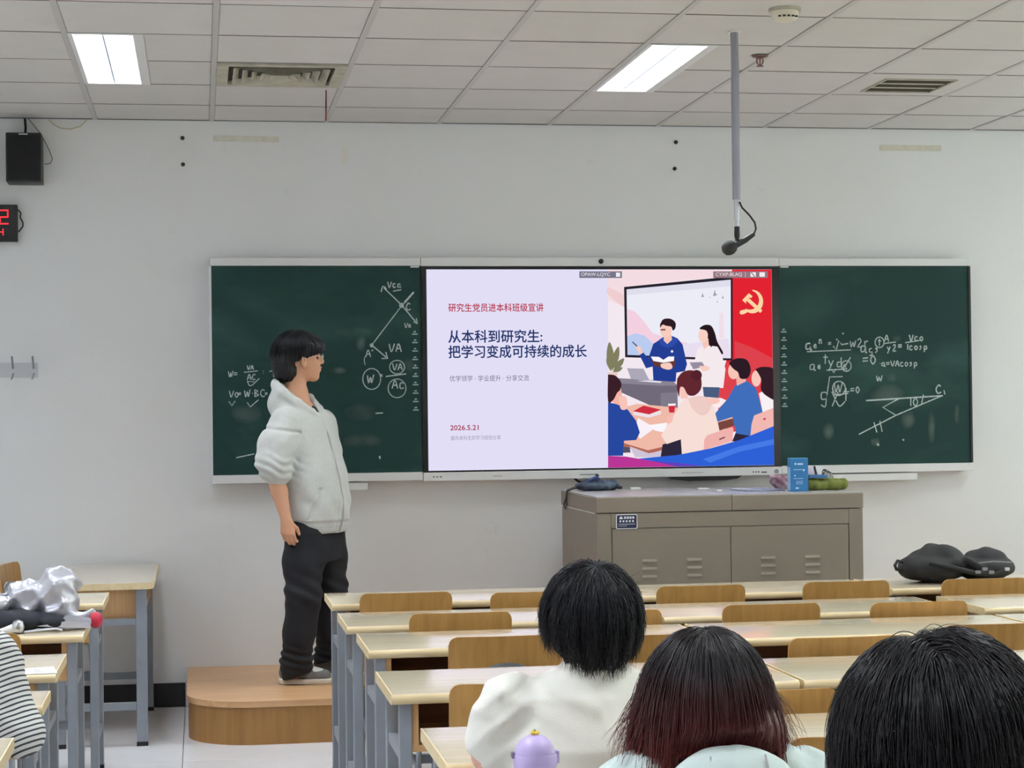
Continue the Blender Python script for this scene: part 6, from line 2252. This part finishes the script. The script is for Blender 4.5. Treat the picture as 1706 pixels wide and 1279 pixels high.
# side locks falling over the shoulders
sd = rng.choice([-1, 1], 900)
ro4 = cB + np.stack([sd * rng.uniform(0.078, 0.104, 900), rng.uniform(-0.05, 0.05, 900), rng.uniform(-0.02, 0.03, 900)], 1)
prt.append(strands(ro4, np.stack([sd * 0.10, np.full(900, -0.02), np.full(900, -1.0)], 1), cB, rB, rng.uniform(0.10, 0.17, 900), rng.uniform(0.0, 0.03, 900), 0.10, 9, 0.0010, 0.006))
for q in (0, 1, 2):           # the back lengths are tucked inside the hood
    Vb = prt[q][0]
    wt = np.clip((0.115 - np.abs(Vb[:, 0])) / 0.03, 0, 1) * np.clip((1.01 - Vb[:, 2]) / 0.03, 0, 1)
    Vb[:, 1] = Vb[:, 1] * (1 - wt) + np.maximum(Vb[:, 1], -0.045) * wt
M['hair_red'] = hair_mat('hair_dark_auburn', (36, 28, 30), (112, 46, 40), 0.90, 1.10, 0.34)
np_obj('hair', *join(prt), M['hair_red'], Bp)

# the student nearest the camera, head turned to the left
LC = np.array([0.905, -8.10, 0.0])
Cp = seated('person', 'person with thick parted black hair nearest the camera at the lower right', tuple(LC), (-0.012, 0.155, 1.105), (0.082, 0.100, 0.104), 0.945, 0.20, M['dark_wear'], M['skin2'], lean=0.10, head_turn=0.62, elbow=(0.22, 0.13, 0.795))
cC = np.array([-0.008, 0.150, 1.122])
rC = np.array([0.118, 0.122, 0.112])
prt = [hair_cap(cC, rC, [((-0.45, 0.6, -1.0), (-0.06, 0.20, 1.075))], [((0.02, 0.13, 1.07), (0.085, 0.085, 0.07))], carve=[((-0.085, 0.10, 1.062), (0.035, 0.035, 0.042))])]
N = 12000
ro, ta, dd = scalp(cC, rC * 0.985, N, (-0.2, 0.15, 1.0), 1.8, (-0.58, 0.81, -0.2), 0.70)
n_ = len(ro)
ta = ta + np.stack([np.sign(dd[:, 0] + 0.2) * 0.8, np.full(n_, -0.1), np.zeros(n_)], 1) * ((dd[:, 2] > 0.72) & (dd[:, 1] > -0.45))[:, None]
ln = rng.uniform(0.08, 0.17, n_)
ear = unit((-0.78, -0.50, -0.38))
ln = ln * np.where(dd @ ear > 0.90, 0.3, 1.0)
prt.append(strands(ro, ta, cC, rC, ln, rng.uniform(0.0, 0.045, n_), 0.19, 12, 0.0008, 0.003, inward=0.2))
# two flyaway loops over the parting
for s in (-1, 1):
    a = [cC + rC * 0.98 * unit((-0.2 + 0.05 * s, -0.05, 1.0)) + np.array([s * 0.055 * t, 0, 0.012 * math.sin(t * 3.0) + 0.004 - 0.022 * t * t]) for t in np.linspace(0, 1, 9)]
    tm = MB().tube([tuple(q) for q in a], 0.0006, 4)
    prt.append((np.array(tm.v), np.array([f for f in tm.f if len(f) == 4])))
np_obj('hair', *join(prt), M['hair_soft'], Cp)

# the student in stripes cut off by the left edge
LD = np.array([-0.735, -5.03, 0.0])
Dp = seated('person', 'person in a striped long-sleeved top cut off by the left edge', tuple(LD), (-0.03, 0.05, 1.10), (0.078, 0.098, 0.102), 0.925, 0.22, M['stripe'], M['skin2'], lean=0.0, elbow=(0.262, -0.03, 0.70), sleeve='long', arm_y=0.22)
cD = np.array([-0.03, 0.045, 1.112])
rD = np.array([0.096, 0.110, 0.104])
prt = [hair_cap(cD, rD, [((0, 0.75, -1.0), (0, 0.06, 1.08))])]
ro, ta, dd = scalp(cD, rD * 0.985, 1500, (0.05, -0.25, 1.0), 1.75, (0, 1, -0.1), 0.72)
prt.append(strands(ro, ta, cD, rD, rng.uniform(0.06, 0.12, len(ro)), rng.uniform(0.0, 0.03, len(ro)), 0.2, 8, 0.0014, inward=0.25))
np_obj('hair', *join(prt), M['hair_black'], Dp)
